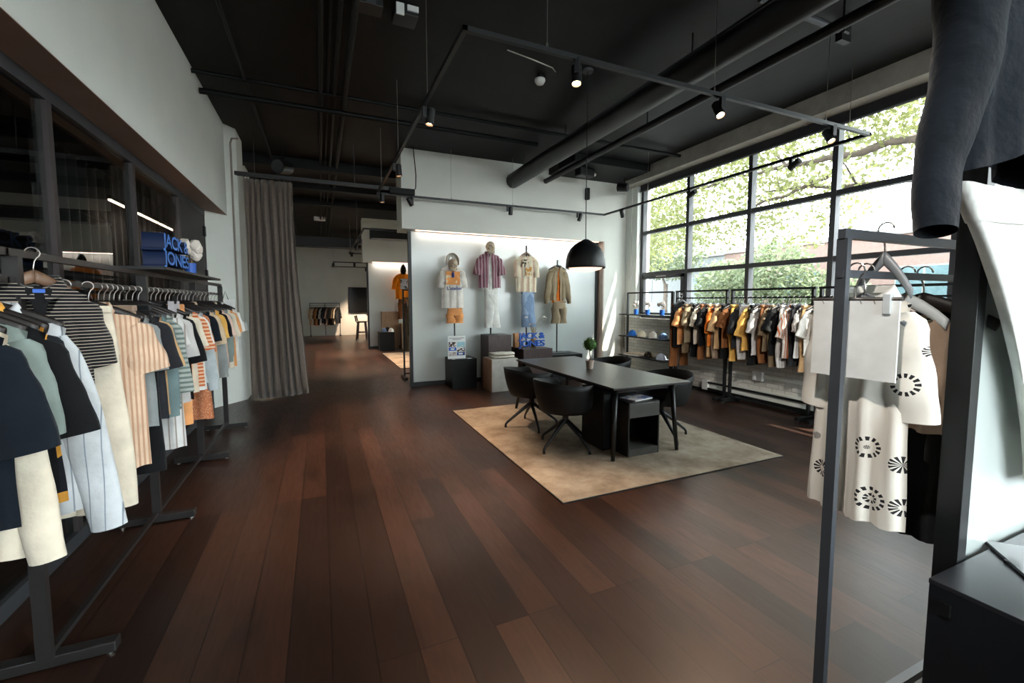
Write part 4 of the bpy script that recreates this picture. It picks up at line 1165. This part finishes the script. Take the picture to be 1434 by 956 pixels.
# outfit 3
hanger((3.75,OY,2.64), 0, 'brown hanger holding the cream floral tee on its display stand', None, 'brown')
t = garment('tee_shirt', 't-shirt', 'cream tee with floral print over blue jeans on the third display stand', (3.75,OY,2.60), 0, cloth('fab_creamtee', (222,210,184), (0,.13,.25,(222,190,166))), w=.225, wh=.225, L=.73, sl=.34, ang=8, r1=.075, seed=41, t=.045, z0=-.09)
FP = cloth('floral_print', (222,210,184), None, ('noise', 24, .52, (70,70,60)), .8, 0); FP2 = cloth('floral_print_warm', (222,210,184), None, ('noise', 22, .5, (206,150,80)), .8, 0)
obj('floral_print', box(-.12, .03, -.072, -.064, -.33, -.19), FP, t, label='dark leaf print'); obj('floral_print', box(-.05, .09, -.072, -.064, -.52, -.33), FP2, t, label='amber flower print')
trousers('light blue jeans below the cream floral tee', (3.78,OY,1.83), 0, cloth('fab_jeans', (128,152,182), None, ('noise', 3.5, .55, (156,176,200))), None, w=.135, L=.70, t=.05, flare=.9, seed=6, z0=-.05, folded=True, name='jeans', cat='jeans')
# outfit 4
hanger((4.46,OY,2.41), 0, 'dark hanger holding the khaki shirt on the rightmost display stand', None, 'black')
garment('shirt', 'shirt', 'khaki long-sleeved open shirt on the rightmost display stand', (4.46,OY,2.38), 0, cloth('fab_khakishirt', (150,134,108)), w=.20, wh=.19, L=.68, sl=.66, ang=15, r1=.055, r0=.085, shirt=True, open_front=.17, seed=51, t=.05, cuff=True, fold=.014, z0=-.09)
garment('tee_shirt', 't-shirt', 'orange tee worn inside the khaki open shirt', (4.46,OY,2.36), 0, F['orange'], w=.13, wh=.14, L=.70, sleeves=False, seed=53, t=.032, z0=-.09)
trousers('khaki shorts below the khaki open shirt', (4.50,OY,1.65), 0, MATS['fab_khakishirt'], None, w=.145, L=.46, t=.06, flare=1.25, seed=7, name='shorts', cat='shorts', z0=-.05)

# ---------------------------------------------------------------- rear shop
RY = 14.9
plinth('black cube plinth with caps before the rear panel', 1.70, 2.17, 14.45, 14.95, .60, MBLK)
plinth('tan plinth behind the rear black cube plinth', 1.85, 2.4, 15.0, 15.18, 1.25, TANW)
plinth('shorter pale tan plinth beside the rear panel centre', 2.45, 3.0, 14.75, 15.15, .85, TANW)
cap_thing('pale blue cap on the rear black plinth', (1.86,14.62,.605), radians(20), MATS['cap_denim'], 'caps on the rear plinth')
cap_thing('black cap at the back of the rear black plinth', (2.0,14.8,.605), radians(20), F['black'], 'caps on the rear plinth', 1.2)
cap_thing('white cap on the right of the rear black plinth', (2.08,14.58,.605), radians(-20), F['white'], 'caps on the rear plinth')
pole(2.62,RY,0.852,2.4,'black stand holding the orange tee before the rear panel')
t = garment('tee_shirt', 't-shirt', 'bright orange tee with a photo print before the rear panel', (2.55,RY,2.62), 0, cloth('fab_bright_orange', (250,140,20)), w=.26, wh=.25, L=.86, sl=.42, ang=12, r1=.09, r0=.1, seed=61, t=.06, z0=-.09)
obj('photo_print', box(-.10, .14, -.082, -.07, -.62, -.28), cloth('mono_photo', (190,190,196), None, ('noise', 8, .56, (50,46,52)), .6, 0), t, label='grey photo print')
bm = bmesh.new(); lathe(bm, [(0,.2), (.05,.17), (.09,.08), (.10,-.03), (.07,-.12), (0,-.14)], 20); tag(obj('beanie', bm, F['black'], loc=(2.55,RY-.08,2.62), smooth=True), 'black hooded beanie above the orange tee', 'hat')
trousers('brown trousers below the orange tee', (2.55,RY,1.80), 0, F['brown'], None, w=.16, L=.75, t=.05, seed=8, z0=-.05)
make_rack('black clothes rack just behind the near frosted panel, its end showing', 9.0, 1.52, 3.2, (1.535,3.185), (1.535,3.185), zt=1.84, zb=1.66, axis='X')
for i, c in enumerate(('olive','charcoal','brown','black','tan')):
    hanger((1.60+i*.12, 9.0, 1.66), radians(85), ['first','second','third','fourth','fifth'][i]+' hanger from the left on the rack behind the near panel', 'hangers on the rack behind the panel')
    garment('long_coat', 'coat', ['long olive coat first on the rack behind the near panel edge', 'charcoal coat second on the rack behind the near panel edge', 'brown coat third on the rack behind the near panel edge',
        'black coat fourth on the rack behind the near panel edge', 'tan coat fifth on the rack behind the near panel edge'][i],
        (1.60+i*.12, 9.0, 1.653), radians(85), F[c], 'coats behind the near panel', w=.18, wh=.22, L=.95, sl=.55, ang=5, r1=.05, seed=70+i)
# far rack on the back wall
t = make_rack('small black clothes rack against the far back wall', 21.6, -.46, .80, (-.45,.17,.79), (-.45,.79), zt=1.52, zb=1.42, axis='X', both=.2, base=False)
fc = ['tan','cream','brown','peach','black','white','navy','charcoal','taupe','black','charcoal','olive','cream','navy']
r_ = random.Random(5)
for i, c in enumerate(fc):
    xx = -.38+i*.085
    if abs(xx-.17) < .03: xx += .02
    od = ['first','second','third','fourth','fifth','sixth','seventh','eighth','ninth','tenth','eleventh','twelfth','thirteenth','fourteenth'][i]
    hanger((xx,21.6,1.415), radians(62), '%s hanger from the left on the far rack' % od, 'hangers on the far rack')
    garment('shirt', 'shirt', '%s shirt, %s from the left on the far rack' % (nm.get(c,c), od), (xx,21.6,1.41), radians(62), F[c], 'shirts on the far rack', w=.2, L=.72+r_.uniform(-.03,.08), sl=.4, seed=90+i)
t = thing('wall_screen', 'black square screen on the far back wall', 'screen', (1.78,21.96,1.65))
obj('bezel', box(-.57, .57, -.03, .03, -.6, .6, .01), BLKS, t); obj('display_glass', box(-.55, .55, -.034, -.03, -.58, .58), simple('screen_black', (14,15,17), .12), t)
t = thing('high_table', 'dark high table by the far wall behind the rear panel', 'table', (2.25,19.0,0))
obj('tabletop', box(-.5, .9, -.35, .35, 1.0, 1.04), WALN, t); 
for sx in (-.4, .8): obj('leg', box(sx-.03, sx+.03, -.3, .3, 0, 1.0), BLK, t)
def stool(x, y, lab):
    t = thing('bar_stool', lab, 'stool', (x,y,0), 0, 'stools by the high table')
    obj('seat', box(-.19, .19, -.19, .19, .72, .75, .01), WALN, t)
    for sx, sy in ((-1,-1),(1,-1),(-1,1),(1,1)):
        bm = bmesh.new(); tube(bm, [(sx*.14, sy*.14, .72), (sx*.2, sy*.2, 0)], .014, 8); obj('leg', bm, WALN, t)
    bm = bmesh.new(); tube(bm, [(-.19,-.2,.75), (-.24,-.22,1.0), (-.24,.22,1.0), (-.19,.2,.75)], .014, 8); obj('backrest', bm, WALN, t)
    bm = bmesh.new(); tube(bm, [(-.17,-.17,.3), (.17,-.17,.3), (.17,.17,.3), (-.17,.17,.3), (-.17,-.17,.3)], .01, 6); obj('footrest', bm, WALN, t)
stool(1.5, 18.9, 'brown wooden bar stool left of the far high table'); stool(1.6, 19.5, 'brown wooden bar stool behind the nearer one at the high table')

# ---------------------------------------------------------------- side room behind the glass
t = thing('side_curtain', 'dark pleated curtain behind the left glass beside the dark door', 'curtain', (0,0,0))
bm = bmesh.new(); grid(bm, lambda u, v: Vector((-2.0+.05*sin(u*2*PI*16), 4.6+2.9*u, 2.88*(1-v)+.02)), 160, 6)
obj('drape', bm, cloth('dark_drape', (52,48,48)), t, smooth=True)
bm = bmesh.new(); tube(bm, [(-2.0,4.5,2.9), (-2.0,7.6,2.9)], .015, 8); obj('curtain_rod', bm, BLK, t)
t = thing('linear_lamp', 'glowing linear lamp seen through the left glass over the letter sign', 'lamp', (-1.75,5.0,2.35))
LED2 = emit('linear_led', (255,214,180), 6)
t.location = (-1.80, 0, 0)
obj('light_tube', box(-.01, .01, 5.37, 6.72, 2.55, 2.565), LED2, t)
obj('light_tube', box(-.01, .01, 6.78, 7.62, 2.55, 2.565), LED2, t)
obj('housing', box(-.015, .015, 5.37, 7.62, 2.567, 2.60), BLKS, t)
L = bpy.data.lights.new('side_glow', 'AREA'); L.shape = 'RECTANGLE'; L.size = .06; L.size_y = 2.2; L.energy = 4; L.color = (1,.8,.62)
lo = bpy.data.objects.new('side_glow', L); C.objects.link(lo); lo.location = (-1.80, 6.5, 2.54)

# ---------------------------------------------------------------- near right: rack, kimono, partition, knit, counter
make_rack('black clothes rack in the right foreground holding the white kimono', .85, 1.50, 2.35, (1.515,2.335), (1.515,), zt=1.825, zb=1.685, axis='X', both=.2, bt=.022, ud=.032, m=NEARM)
NG = 'hangers on the foreground rack'
hanger((1.74,.85,1.838), radians(90), 'grey flat hanger on the foreground rack top rail above the kimono', NG, 'flat')
hanger((1.66,.86,1.70), radians(90), 'grey hanger on the foreground bar holding the floral kimono', NG, 'grey')
hanger((2.0,.85,1.70), radians(90), 'dark hanger on the foreground rack holding the black jacket', NG, 'black')
# floral kimono
def mat_kimono():
    m, nt, b = new_mat('white_floral_linen')
    v = coords(nt)
    n = nt.nodes.new('ShaderNodeTexVoronoi'); n.inputs['Scale'].default_value = 8.0; n.inputs['Randomness'].default_value = .55
    mp = nt.nodes.new('ShaderNodeMapping'); mp.inputs['Scale'].default_value = (1,0,1); link(nt, v, mp.inputs[0])
    link(nt, mp.outputs[0], n.inputs['Vector'])
    loc = nt.nodes.new('ShaderNodeVectorMath'); loc.operation = 'SUBTRACT'
    link(nt, mp.outputs[0], loc.inputs[0]); link(nt, n.outputs['Position'], loc.inputs[1])
    # Position is in scaled space: divide
    sc = nt.nodes.new('ShaderNodeVectorMath'); sc.operation = 'SCALE'; sc.inputs['Scale'].default_value = 1
    link(nt, loc.outputs[0], sc.inputs[0])
    s = sep(nt, sc.outputs[0])
    ang = math_node(nt, 'ARCTAN2', s[2], s[0]); d = n.outputs['Distance']
    pet = math_node(nt, 'SINE', math_node(nt, 'MULTIPLY', ang, bv=13))
    ring1 = math_node(nt, 'COMPARE', d, bv=.27); ring1.node.inputs[2].default_value = .045
    p1 = math_node(nt, 'MULTIPLY', ring1, math_node(nt, 'GREATER_THAN', pet, bv=-.25))
    ring2 = math_node(nt, 'COMPARE', d, bv=.12); ring2.node.inputs[2].default_value = .03
    pet2 = math_node(nt, 'SINE', math_node(nt, 'MULTIPLY', ang, bv=8))
    p2 = math_node(nt, 'MULTIPLY', ring2, math_node(nt, 'GREATER_THAN', pet2, bv=-.5))
    p3 = math_node(nt, 'LESS_THAN', d, bv=.035)
    cs = sep(nt, n.outputs['Color'])
    keep2 = math_node(nt, 'GREATER_THAN', cs[0], bv=.45); p2 = math_node(nt, 'MULTIPLY', p2, keep2)
    keep = math_node(nt, 'GREATER_THAN', cs[1], bv=.12)
    mx = math_node(nt, 'MULTIPLY', math_node(nt, 'MAXIMUM', math_node(nt, 'MAXIMUM', p1, p2), p3), keep)
    link(nt, mixc(nt, mx, col((222,218,208)), col((18,18,20))), b.inputs['Base Color'])
    b.inputs['Roughness'].default_value = .85; bump(nt, b, noise(nt, v, 18, 3), .2, .01)
    return m
KIM = mat_kimono()
kt = garment('kimono_jacket', 'kimono', 'white kimono with black floral prints on the foreground rack', (1.66,.86,1.69), radians(-90+0), KIM, w=.13, wh=.15, L=.745, z0=-.075, sl=.34, ang=10, r0=.075, r1=.07, t=.04, seed=101, fold=.012, shirt=True, dip=.1, mcol=F['white'])
bl_ = thing('blank_card', 'blank white board clipped to a hanger before the floral kimono', 'card', (1.55,.83,1.70), radians(-90+6))
obj('sheet', box(-.115, .115, -.004, .004, -.345, -.10), WPL, bl_)
bm = bmesh.new(); tube(bm, [(-.12,0,-.095), (.12,0,-.095)], .006, 8)
for k in range(6): tube(bm, [(-.09+k*.035,0,-.095), (-.085+k*.035,0,-.11)], .005, 6)
obj('spine_rod', bm, STEEL, bl_)
bm = bmesh.new(); pts = [(0,0,-.095), (0,0,-.06), (.01,0,-.03)]+[(.023*cos(radians(-60+k*30)), 0, .023*sin(radians(-60+k*30))-.004) for k in range(9)]; tube(bm, pts, .0028, 6); obj('hook', bm, STEEL, bl_)
obj('clip', box(.075, .095, -.012, .012, -.14, -.08, .002), simple('clear_plastic', (190,196,198), .2), bl_)
garment('jacket', 'jacket', 'black jacket behind the floral kimono, against the dark frame', (2.03,.87,1.69), radians(-90), F['black'], w=.13, wh=.13, L=.85, sl=.5, ang=2, r0=.06, r1=.04, seed=103, t=.04)
garment('sleeveless_top', 'top', 'dusty pink top just inside the black jacket', (1.93,.85,1.66), radians(-90), F['taupe'], w=.13, wh=.14, L=.4, sleeves=False, seed=104, t=.02)
hanger((1.93,.87,1.70), radians(90), 'clear hanger on the foreground rack holding the pink top', NG, 'clear')

pt = thing('display_partition', 'frosted partition with a thick black frame in the right foreground', 'partition', (1.87,.66,0))
obj('post', box(0, .055, 0, .062, 0, 2.88, .002), BLK, pt)
obj('post', box(2.4, 2.455, 0, .062, 0, 2.88, .002), BLK, pt)
obj('base_rail', box(.055, 2.4, 0, .062, 0, .085), BLK, pt); obj('top_rail', box(.055, 2.4, 0, .062, 2.80, 2.88), BLK, pt)
obj('frosted_panel', box(.055, 2.4, .015, .045, .085, 2.80), FROST, pt)
# counter
t = thing('counter', 'black box counter in the lower right corner', 'counter', (2.1,.0,0))
obj('counter_body', box(-.41, .9, -.6, .655, 0, .735), simple('black_counter', (20,24,28), .35), t)
obj('countertop', box(-.412, .902, -.602, .657, .735, .75, .002), simple('black_countertop', (34,36,40), .32), t, label='satin black top')
obj('cable_clip', box(-.425, -.412, .60, .625, .66, .70), BLKS, t)
t = thing('tablet', 'thin dark tablet lying on the black counter', 'tablet', (2.08,.52,.751), radians(42))
obj('tablet_body', box(-.14, .14, -.1, .1, 0, .008, .003), BLKS, t); obj('tablet_screen', box(-.135, .135, -.095, .095, .008, .0095), simple('screen_black', (14,15,17), .12), t)
# knit sweater and white trousers hanging before the partition
KN = cloth('navy_knit', (8,17,26), None, None, .95, .6)
sw = thing('knit_sweater', 'dark navy knitted sweater hanging in the top right foreground', 'sweater', (1.66,.55,2.62))
bm = torso_bm(.25, .285, .64, .06, slope=.4, seed=111, fold=.014)
for v in bm.verts:                                   # the hem rises towards the middle, as it hangs over the trousers
    if v.co.z < -.45: v.co.z += .09*max(0, 1-abs(v.co.x)/.28)*(-.45-v.co.z)/.27
obj('garment_body', bm, KN, sw, smooth=True)
for sd in (-1, 1):
    bm = bmesh.new(); pts = [(.20,-.17),(.225,-.25),(.265,-.42),(.30,-.58),(.322,-.72),(.345,-.86)]; rs = [.07,.088,.078,.068,.056,.050]
    q = []; rr_ = []
    for k in range(21):
        u = k/20*(len(pts)-1); a_ = min(int(u), len(pts)-2); w_ = u-a_
        q.append((sd*(pts[a_][0]*(1-w_)+pts[a_+1][0]*w_), .012*sin(u*2), pts[a_][1]*(1-w_)+pts[a_+1][1]*w_)); rr_.append((rs[a_]*(1-w_)+rs[a_+1]*w_)*(1+.03*sin(u*6)))
    tube(bm, q, rr_, 20, False)
    for v in bm.verts: v.co.y *= .75
    obj('sleeve', bm, KN, sw, smooth=True)
obj('neckband', neckband_bm(t=.05), KN, sw, smooth=True)
hanger((1.66,.56,2.63), 0, 'dark hanger inside the navy knitted sweater', NG, 'black')
t = thing('display_stand', 'black pole stand on the counter holding the navy sweater', 'display stand', (2.10,.50,.75))
bm = bmesh.new(); tube(bm, [(0,0,.01), (0,0,1.7), (-.15,.02,1.85), (-.40,.06,1.90)], .012, 10); obj('pole', bm, BLK, t); obj('base_plate', box(-.09, .12, -.1, .1, 0, .01), BLK, t)
def wt(u, v):
    # left edge runs down to the right, hem outside the frame
    a = 2*PI*u; zz = 1.915-.95*v
    xl = 1.56+1.1*v-.45*v*v; xr = 2.3+.25*v
    c = (xl+xr)/2; h = (xr-xl)/2
    return Vector((c+h*cos(a)*1.0, .612+.032*sin(a)*(1+.3*v)+.008*sin(a*5+v*4), zz))
bm = bmesh.new(); grid(bm, wt, 40, 24); bmesh.ops.remove_doubles(bm, verts=bm.verts, dist=.0005)
t = thing('trousers', 'white trousers hanging below the dark navy sweater', 'trousers', (0,0,0)); obj('trouser_leg', bm, F['white'], t, smooth=True)
bm = bmesh.new(); grid(bm, lambda u, v: wt(u, .10*v)+Vector((0,.0,0))+(Vector((cos(2*PI*u)*.006, sin(2*PI*u)*.006, 0))), 40, 3); obj('waistband', bm, F['white'], t, smooth=True)

# ---------------------------------------------------------------- outdoors
struct(obj('ground_street', box(6.6, 60, -30, 70, -.35, -.25), simple('asphalt', (84,84,84), .9)))
struct(obj('ground_forecourt', box(-20, 6.6, -30, -4.2, -.35, -.25), simple('asphalt', (84,84,84), .9)))
def building(label, x, y0, y1, h, m, wins, z0=-.3):
    t = thing('street_building', label, 'building', (x, y0, z0))
    obj('wall_block', box(0, 8, 0, y1-y0, 0, h), m, t)
    obj('parapet', box(-.1, 8.1, -.1, y1-y0+.1, h, h+.25), simple('pale_trim', (134,134,132), .8), t)
    for (a, b, c, d) in wins:
        f = obj('window_frame', box(-.04, 0, a-y0-.06, b-y0+.06, c-z0-.06, d-z0+.06), simple('pale_trim', (134,134,132), .8), t)
        obj('pane', box(-.06, -.04, a-y0, b-y0, c-z0, d-z0), simple('window_dark', (84,104,108), .1), f)
        obj('glazing_bar', box(-.07, -.06, (a+b)/2-y0-.04, (a+b)/2-y0+.04, c-z0, d-z0), simple('pale_trim', (134,134,132), .8), f)
    return t
building('pale pink house across the street with paired windows', 24, 6, 20.5, 4.9, simple('pink_stucco', (122,100,92), .9), [(14.6,16.9,1.7,3.1), (9.2,11.2,1.7,3.1), (18.2,19.5,1.7,3.1)])
building('pale grey flat-roofed building across the street on the left', 26, 21.5, 50, 5.1, simple('grey_stucco', (116,118,118), .9), [(24,26,1.4,3.3), (29.5,31.5,1.4,3.3), (35,37,1.4,3.3)])
building('beige low building across the street on the right', 22, -20, 5, 4.6, simple('beige_stucco', (122,112,102), .9), [(1,3,1.6,3.0), (-4,-2,1.6,3.0)])
LEAF = {}
def leafmat(name, c):
    m, nt, b = new_mat(name)
    v = coords(nt); f = noise(nt, v, 1.5, 3)
    link(nt, ramp(nt, f, .3, .7, col(tuple(int(x*.8) for x in c)), col(c)), b.inputs['Base Color']); b.inputs['Roughness'].default_value = .6
    out = nt.nodes['Material Output']; tr = nt.nodes.new('ShaderNodeBsdfTranslucent'); tr.inputs[0].default_value = col(c)
    ad = nt.nodes.new('ShaderNodeMixShader'); ad.inputs[0].default_value = .45
    link(nt, b.outputs[0], ad.inputs[1]); link(nt, tr.outputs[0], ad.inputs[2]); link(nt, ad.outputs[0], out.inputs[0])
    return m
BARK = simple('bark', (84,74,66), .9, 0, .2, 6, .4)
def tree(label, loc, clusters, leafm, n_leaf, size, branches, trunk_h, tr=.22, seed=0):
    t = thing('street_tree', label, 'tree', loc); r = random.Random(seed)
    bm = bmesh.new(); tube(bm, [(0,0,0), (.05,.1,trunk_h*.5), (0,0,trunk_h)], [tr*1.2,tr,tr*.85], 12); obj('trunk', bm, BARK, t, smooth=True)
    for pts, r0 in branches:
        bm = bmesh.new(); pts = [Vector(p) for p in pts]; q = []
        for a, b in zip(pts, pts[1:]):
            for k in range(4): q.append(a.lerp(b, k/4)+Vector((r.uniform(-1,1), r.uniform(-1,1), r.uniform(-1,1)))*.06)
        q.append(pts[-1]); tube(bm, q, [max(.012, r0*(1-.85*k/len(q))) for k in range(len(q))], 8)
        for k in range(3, len(q), 2):
            d = Vector((r.uniform(-1,1), r.uniform(-1,1), r.uniform(-.5,.8))).normalized()
            L_ = r.uniform(.5,1.3); mid = q[k]+d*L_*.5+Vector((0,0,.1))
            tube(bm, [q[k], mid, q[k]+d*L_+Vector((0,0,r.uniform(-.2,.3)))], [r0*.3, r0*.18, .006], 6)
        obj('branch', bm, BARK, t, smooth=True)
    vs = []; fs = []
    tot = sum(c[3]*c[4]*c[5] for c in clusters)
    for (cx, cy, cz, rx, ry, rz_) in clusters:
        for _ in range(int(n_leaf*rx*ry*rz_/tot)):
            while True:
                p = Vector((r.uniform(-1,1), r.uniform(-1,1), r.uniform(-1,1)))
                if p.length < 1: break
            p = Vector((cx+p.x*rx, cy+p.y*ry, cz+p.z*rz_))
            n = Vector((r.gauss(0,1), r.gauss(0,1), r.gauss(0,1)+.4)).normalized(); a = n.orthogonal().normalized()
            a.rotate(Matrix.Rotation(r.uniform(0,6.28), 3, n)); b_ = n.cross(a); s = size*r.uniform(.6,1.3)
            i = len(vs)
            vs += [p-a*s, p+b_*s*.5, p+a*s, p-b_*s*.5]; fs.append((i, i+1, i+2, i+3))
    me = bpy.data.meshes.new('foliage'); me.from_pydata(vs, [], fs); me.materials.append(leafm)
    o = bpy.data.objects.new('foliage', me); C.objects.link(o); o.parent = t; o['kind'] = 'stuff'
    return t
LM1 = leafmat('spring_leaf', (128,132,84)); LM2 = leafmat('distant_leaf', (116,126,96))
tree('large leafy tree close outside the window with long spreading branches', (11.5,3.6,-.25),
     [(0,0,6.2,2.6,3.0,1.7), (-.6,3.4,5.9,2.6,2.4,1.6), (-.4,6.2,5.2,2.4,2.2,1.9), (-1.2,8.6,5.3,2.2,2.2,1.8), (0,10.5,4.8,2,2,2.2), (1.4,4.6,4.4,1.6,1.6,1.1), (.2,-3,6.0,2.4,2.2,1.5), (-2,1.5,6.6,1.8,2.6,1.2), (-1,5,7,2.5,4,1.2)],
     LM1, 30000, .075,
     [(((0,0,4.2), (-.8,1.2,5.0), (-1.0,3.2,5.1), (-.8,5.2,5.3)), .13), (((0,0,4.0), (.6,1.6,4.5), (.4,3.4,4.7), (0,5.0,4.9)), .10), (((0,0,4.2), (-.2,-1.6,5.2), (0,-3.4,5.8)), .12),
      (((0,0,4.3), (.3,.4,5.6), (-.3,1,7.2)), .12), (((-.8,5.2,5.3), (-1,7,5.2), (-1.2,9,5.4)), .06), (((.2,3.4,4.9), (-.4,5.2,4.4), (-.6,6.6,4.3)), .05)], 4.4, .24, 1)
tree('pale bushy tree beside the pink house across the street', (20.5,14.6,-.25), [(0,0,3.0,1.6,2.0,1.9), (.4,-2.4,2.0,1.2,1.6,1.3), (0,3.0,2.6,1.5,1.5,1.6)], LM2, 7000, .13, [(((0,0,1.2), (.3,.5,2.5)), .1)], 1.6, .14, 2)
tree('pale tree far left across the street', (21.5,23,-.25), [(0,0,5.4,2.4,3.0,2.2), (0,4,5.2,2.4,2.4,2.2)], LM2, 7000, .14, [(((0,0,2.6), (.3,.8,4.4)), .12)], 3.0, .16, 3)
t = thing('parked_car', 'pale parked car on the street outside the window', 'car', (16.0,7.5,-.25))
bm = bmesh.new(); pr = [(-2.2,.3),(-2.2,.75),(-1.4,.95),(-.8,1.4),(.9,1.4),(1.5,.95),(2.2,.8),(2.2,.3)]
A = [bm.verts.new((-.85,y,z)) for y,z in pr]; B = [bm.verts.new((.85,y,z)) for y,z in pr]
bm.faces.new(A); bm.faces.new(B[::-1])
for i in range(8): bm.faces.new((A[i], B[i], B[(i+1)%8], A[(i+1)%8]))
obj('car_body', bm, simple('silver_paint', (170,172,172), .3), t)
bm = bmesh.new(); bx(bm, -.87, .87, -.7, .05, .98, 1.32); bx(bm, -.87, .87, .12, .85, .98, 1.32); obj('side_window', bm, simple('window_dark', (84,104,108), .1), t)
for y in (-1.4, 1.4):
    bm = bmesh.new(); tube(bm, [(-.88,y,.33), (.88,y,.33)], .33, 20); obj('wheel', bm, BLKS, t)

# ---------------------------------------------------------------- light and camera
w = bpy.data.worlds.new('sky'); bpy.context.scene.world = w; w.use_nodes = True
nt = w.node_tree; bg = nt.nodes['Background']
tc = nt.nodes.new('ShaderNodeTexCoord'); sx_ = nt.nodes.new('ShaderNodeSeparateXYZ'); link(nt, tc.outputs['Generated'], sx_.inputs[0])
rp = nt.nodes.new('ShaderNodeValToRGB'); link(nt, sx_.outputs[2], rp.inputs[0])
rp.color_ramp.elements[0].position = 0; rp.color_ramp.elements[0].color = (.93,.97,1,1)
rp.color_ramp.elements[1].position = .8; rp.color_ramp.elements[1].color = (.78,.9,1,1)
link(nt, rp.outputs[0], bg.inputs[0]); bg.inputs[1].default_value = 7.0
S = bpy.data.lights.new('sun', 'SUN'); S.energy = 14; S.angle = radians(1.0); S.color = (1,.93,.82)
so = bpy.data.objects.new('sun', S); C.objects.link(so)
so.rotation_euler = Vector((-.33,.50,-1.0)).to_track_quat('-Z','Y').to_euler()

cam = bpy.data.cameras.new('camera'); co = bpy.data.objects.new('camera', cam); C.objects.link(co)
Mr = Matrix(((0.9157774963754793, 0.0305666693176642, -0.4005212302226732), (-0.40168546985931025, 0.06819660029327843, -0.913234913377902), (-0.0006003633601002513, 0.9972035411265163, 0.0747310988047979)))
# camera looks along -Z local; the matrix above maps camera axes to the world
co.matrix_world = Matrix.Translation((0,0,1.6)) @ Mr.to_4x4()
cam.sensor_width = 36; cam.lens = 609.3/1434*36; cam.shift_x = 0; cam.shift_y = -11/1434
cam.clip_start = .05; cam.clip_end = 200
sc = bpy.context.scene; sc.camera = co
sc.view_settings.view_transform = 'Standard'; sc.view_settings.look = 'None'; sc.view_settings.gamma = 1
sc.view_settings.exposure = 1.0; sc.view_settings.use_curve_mapping = False
sc.cycles.max_bounces = 10; sc.cycles.diffuse_bounces = 5; sc.cycles.transparent_max_bounces = 16; sc.cycles.caustics_reflective = False; sc.cycles.caustics_refractive = False
sc.cycles.sample_clamp_indirect = 6
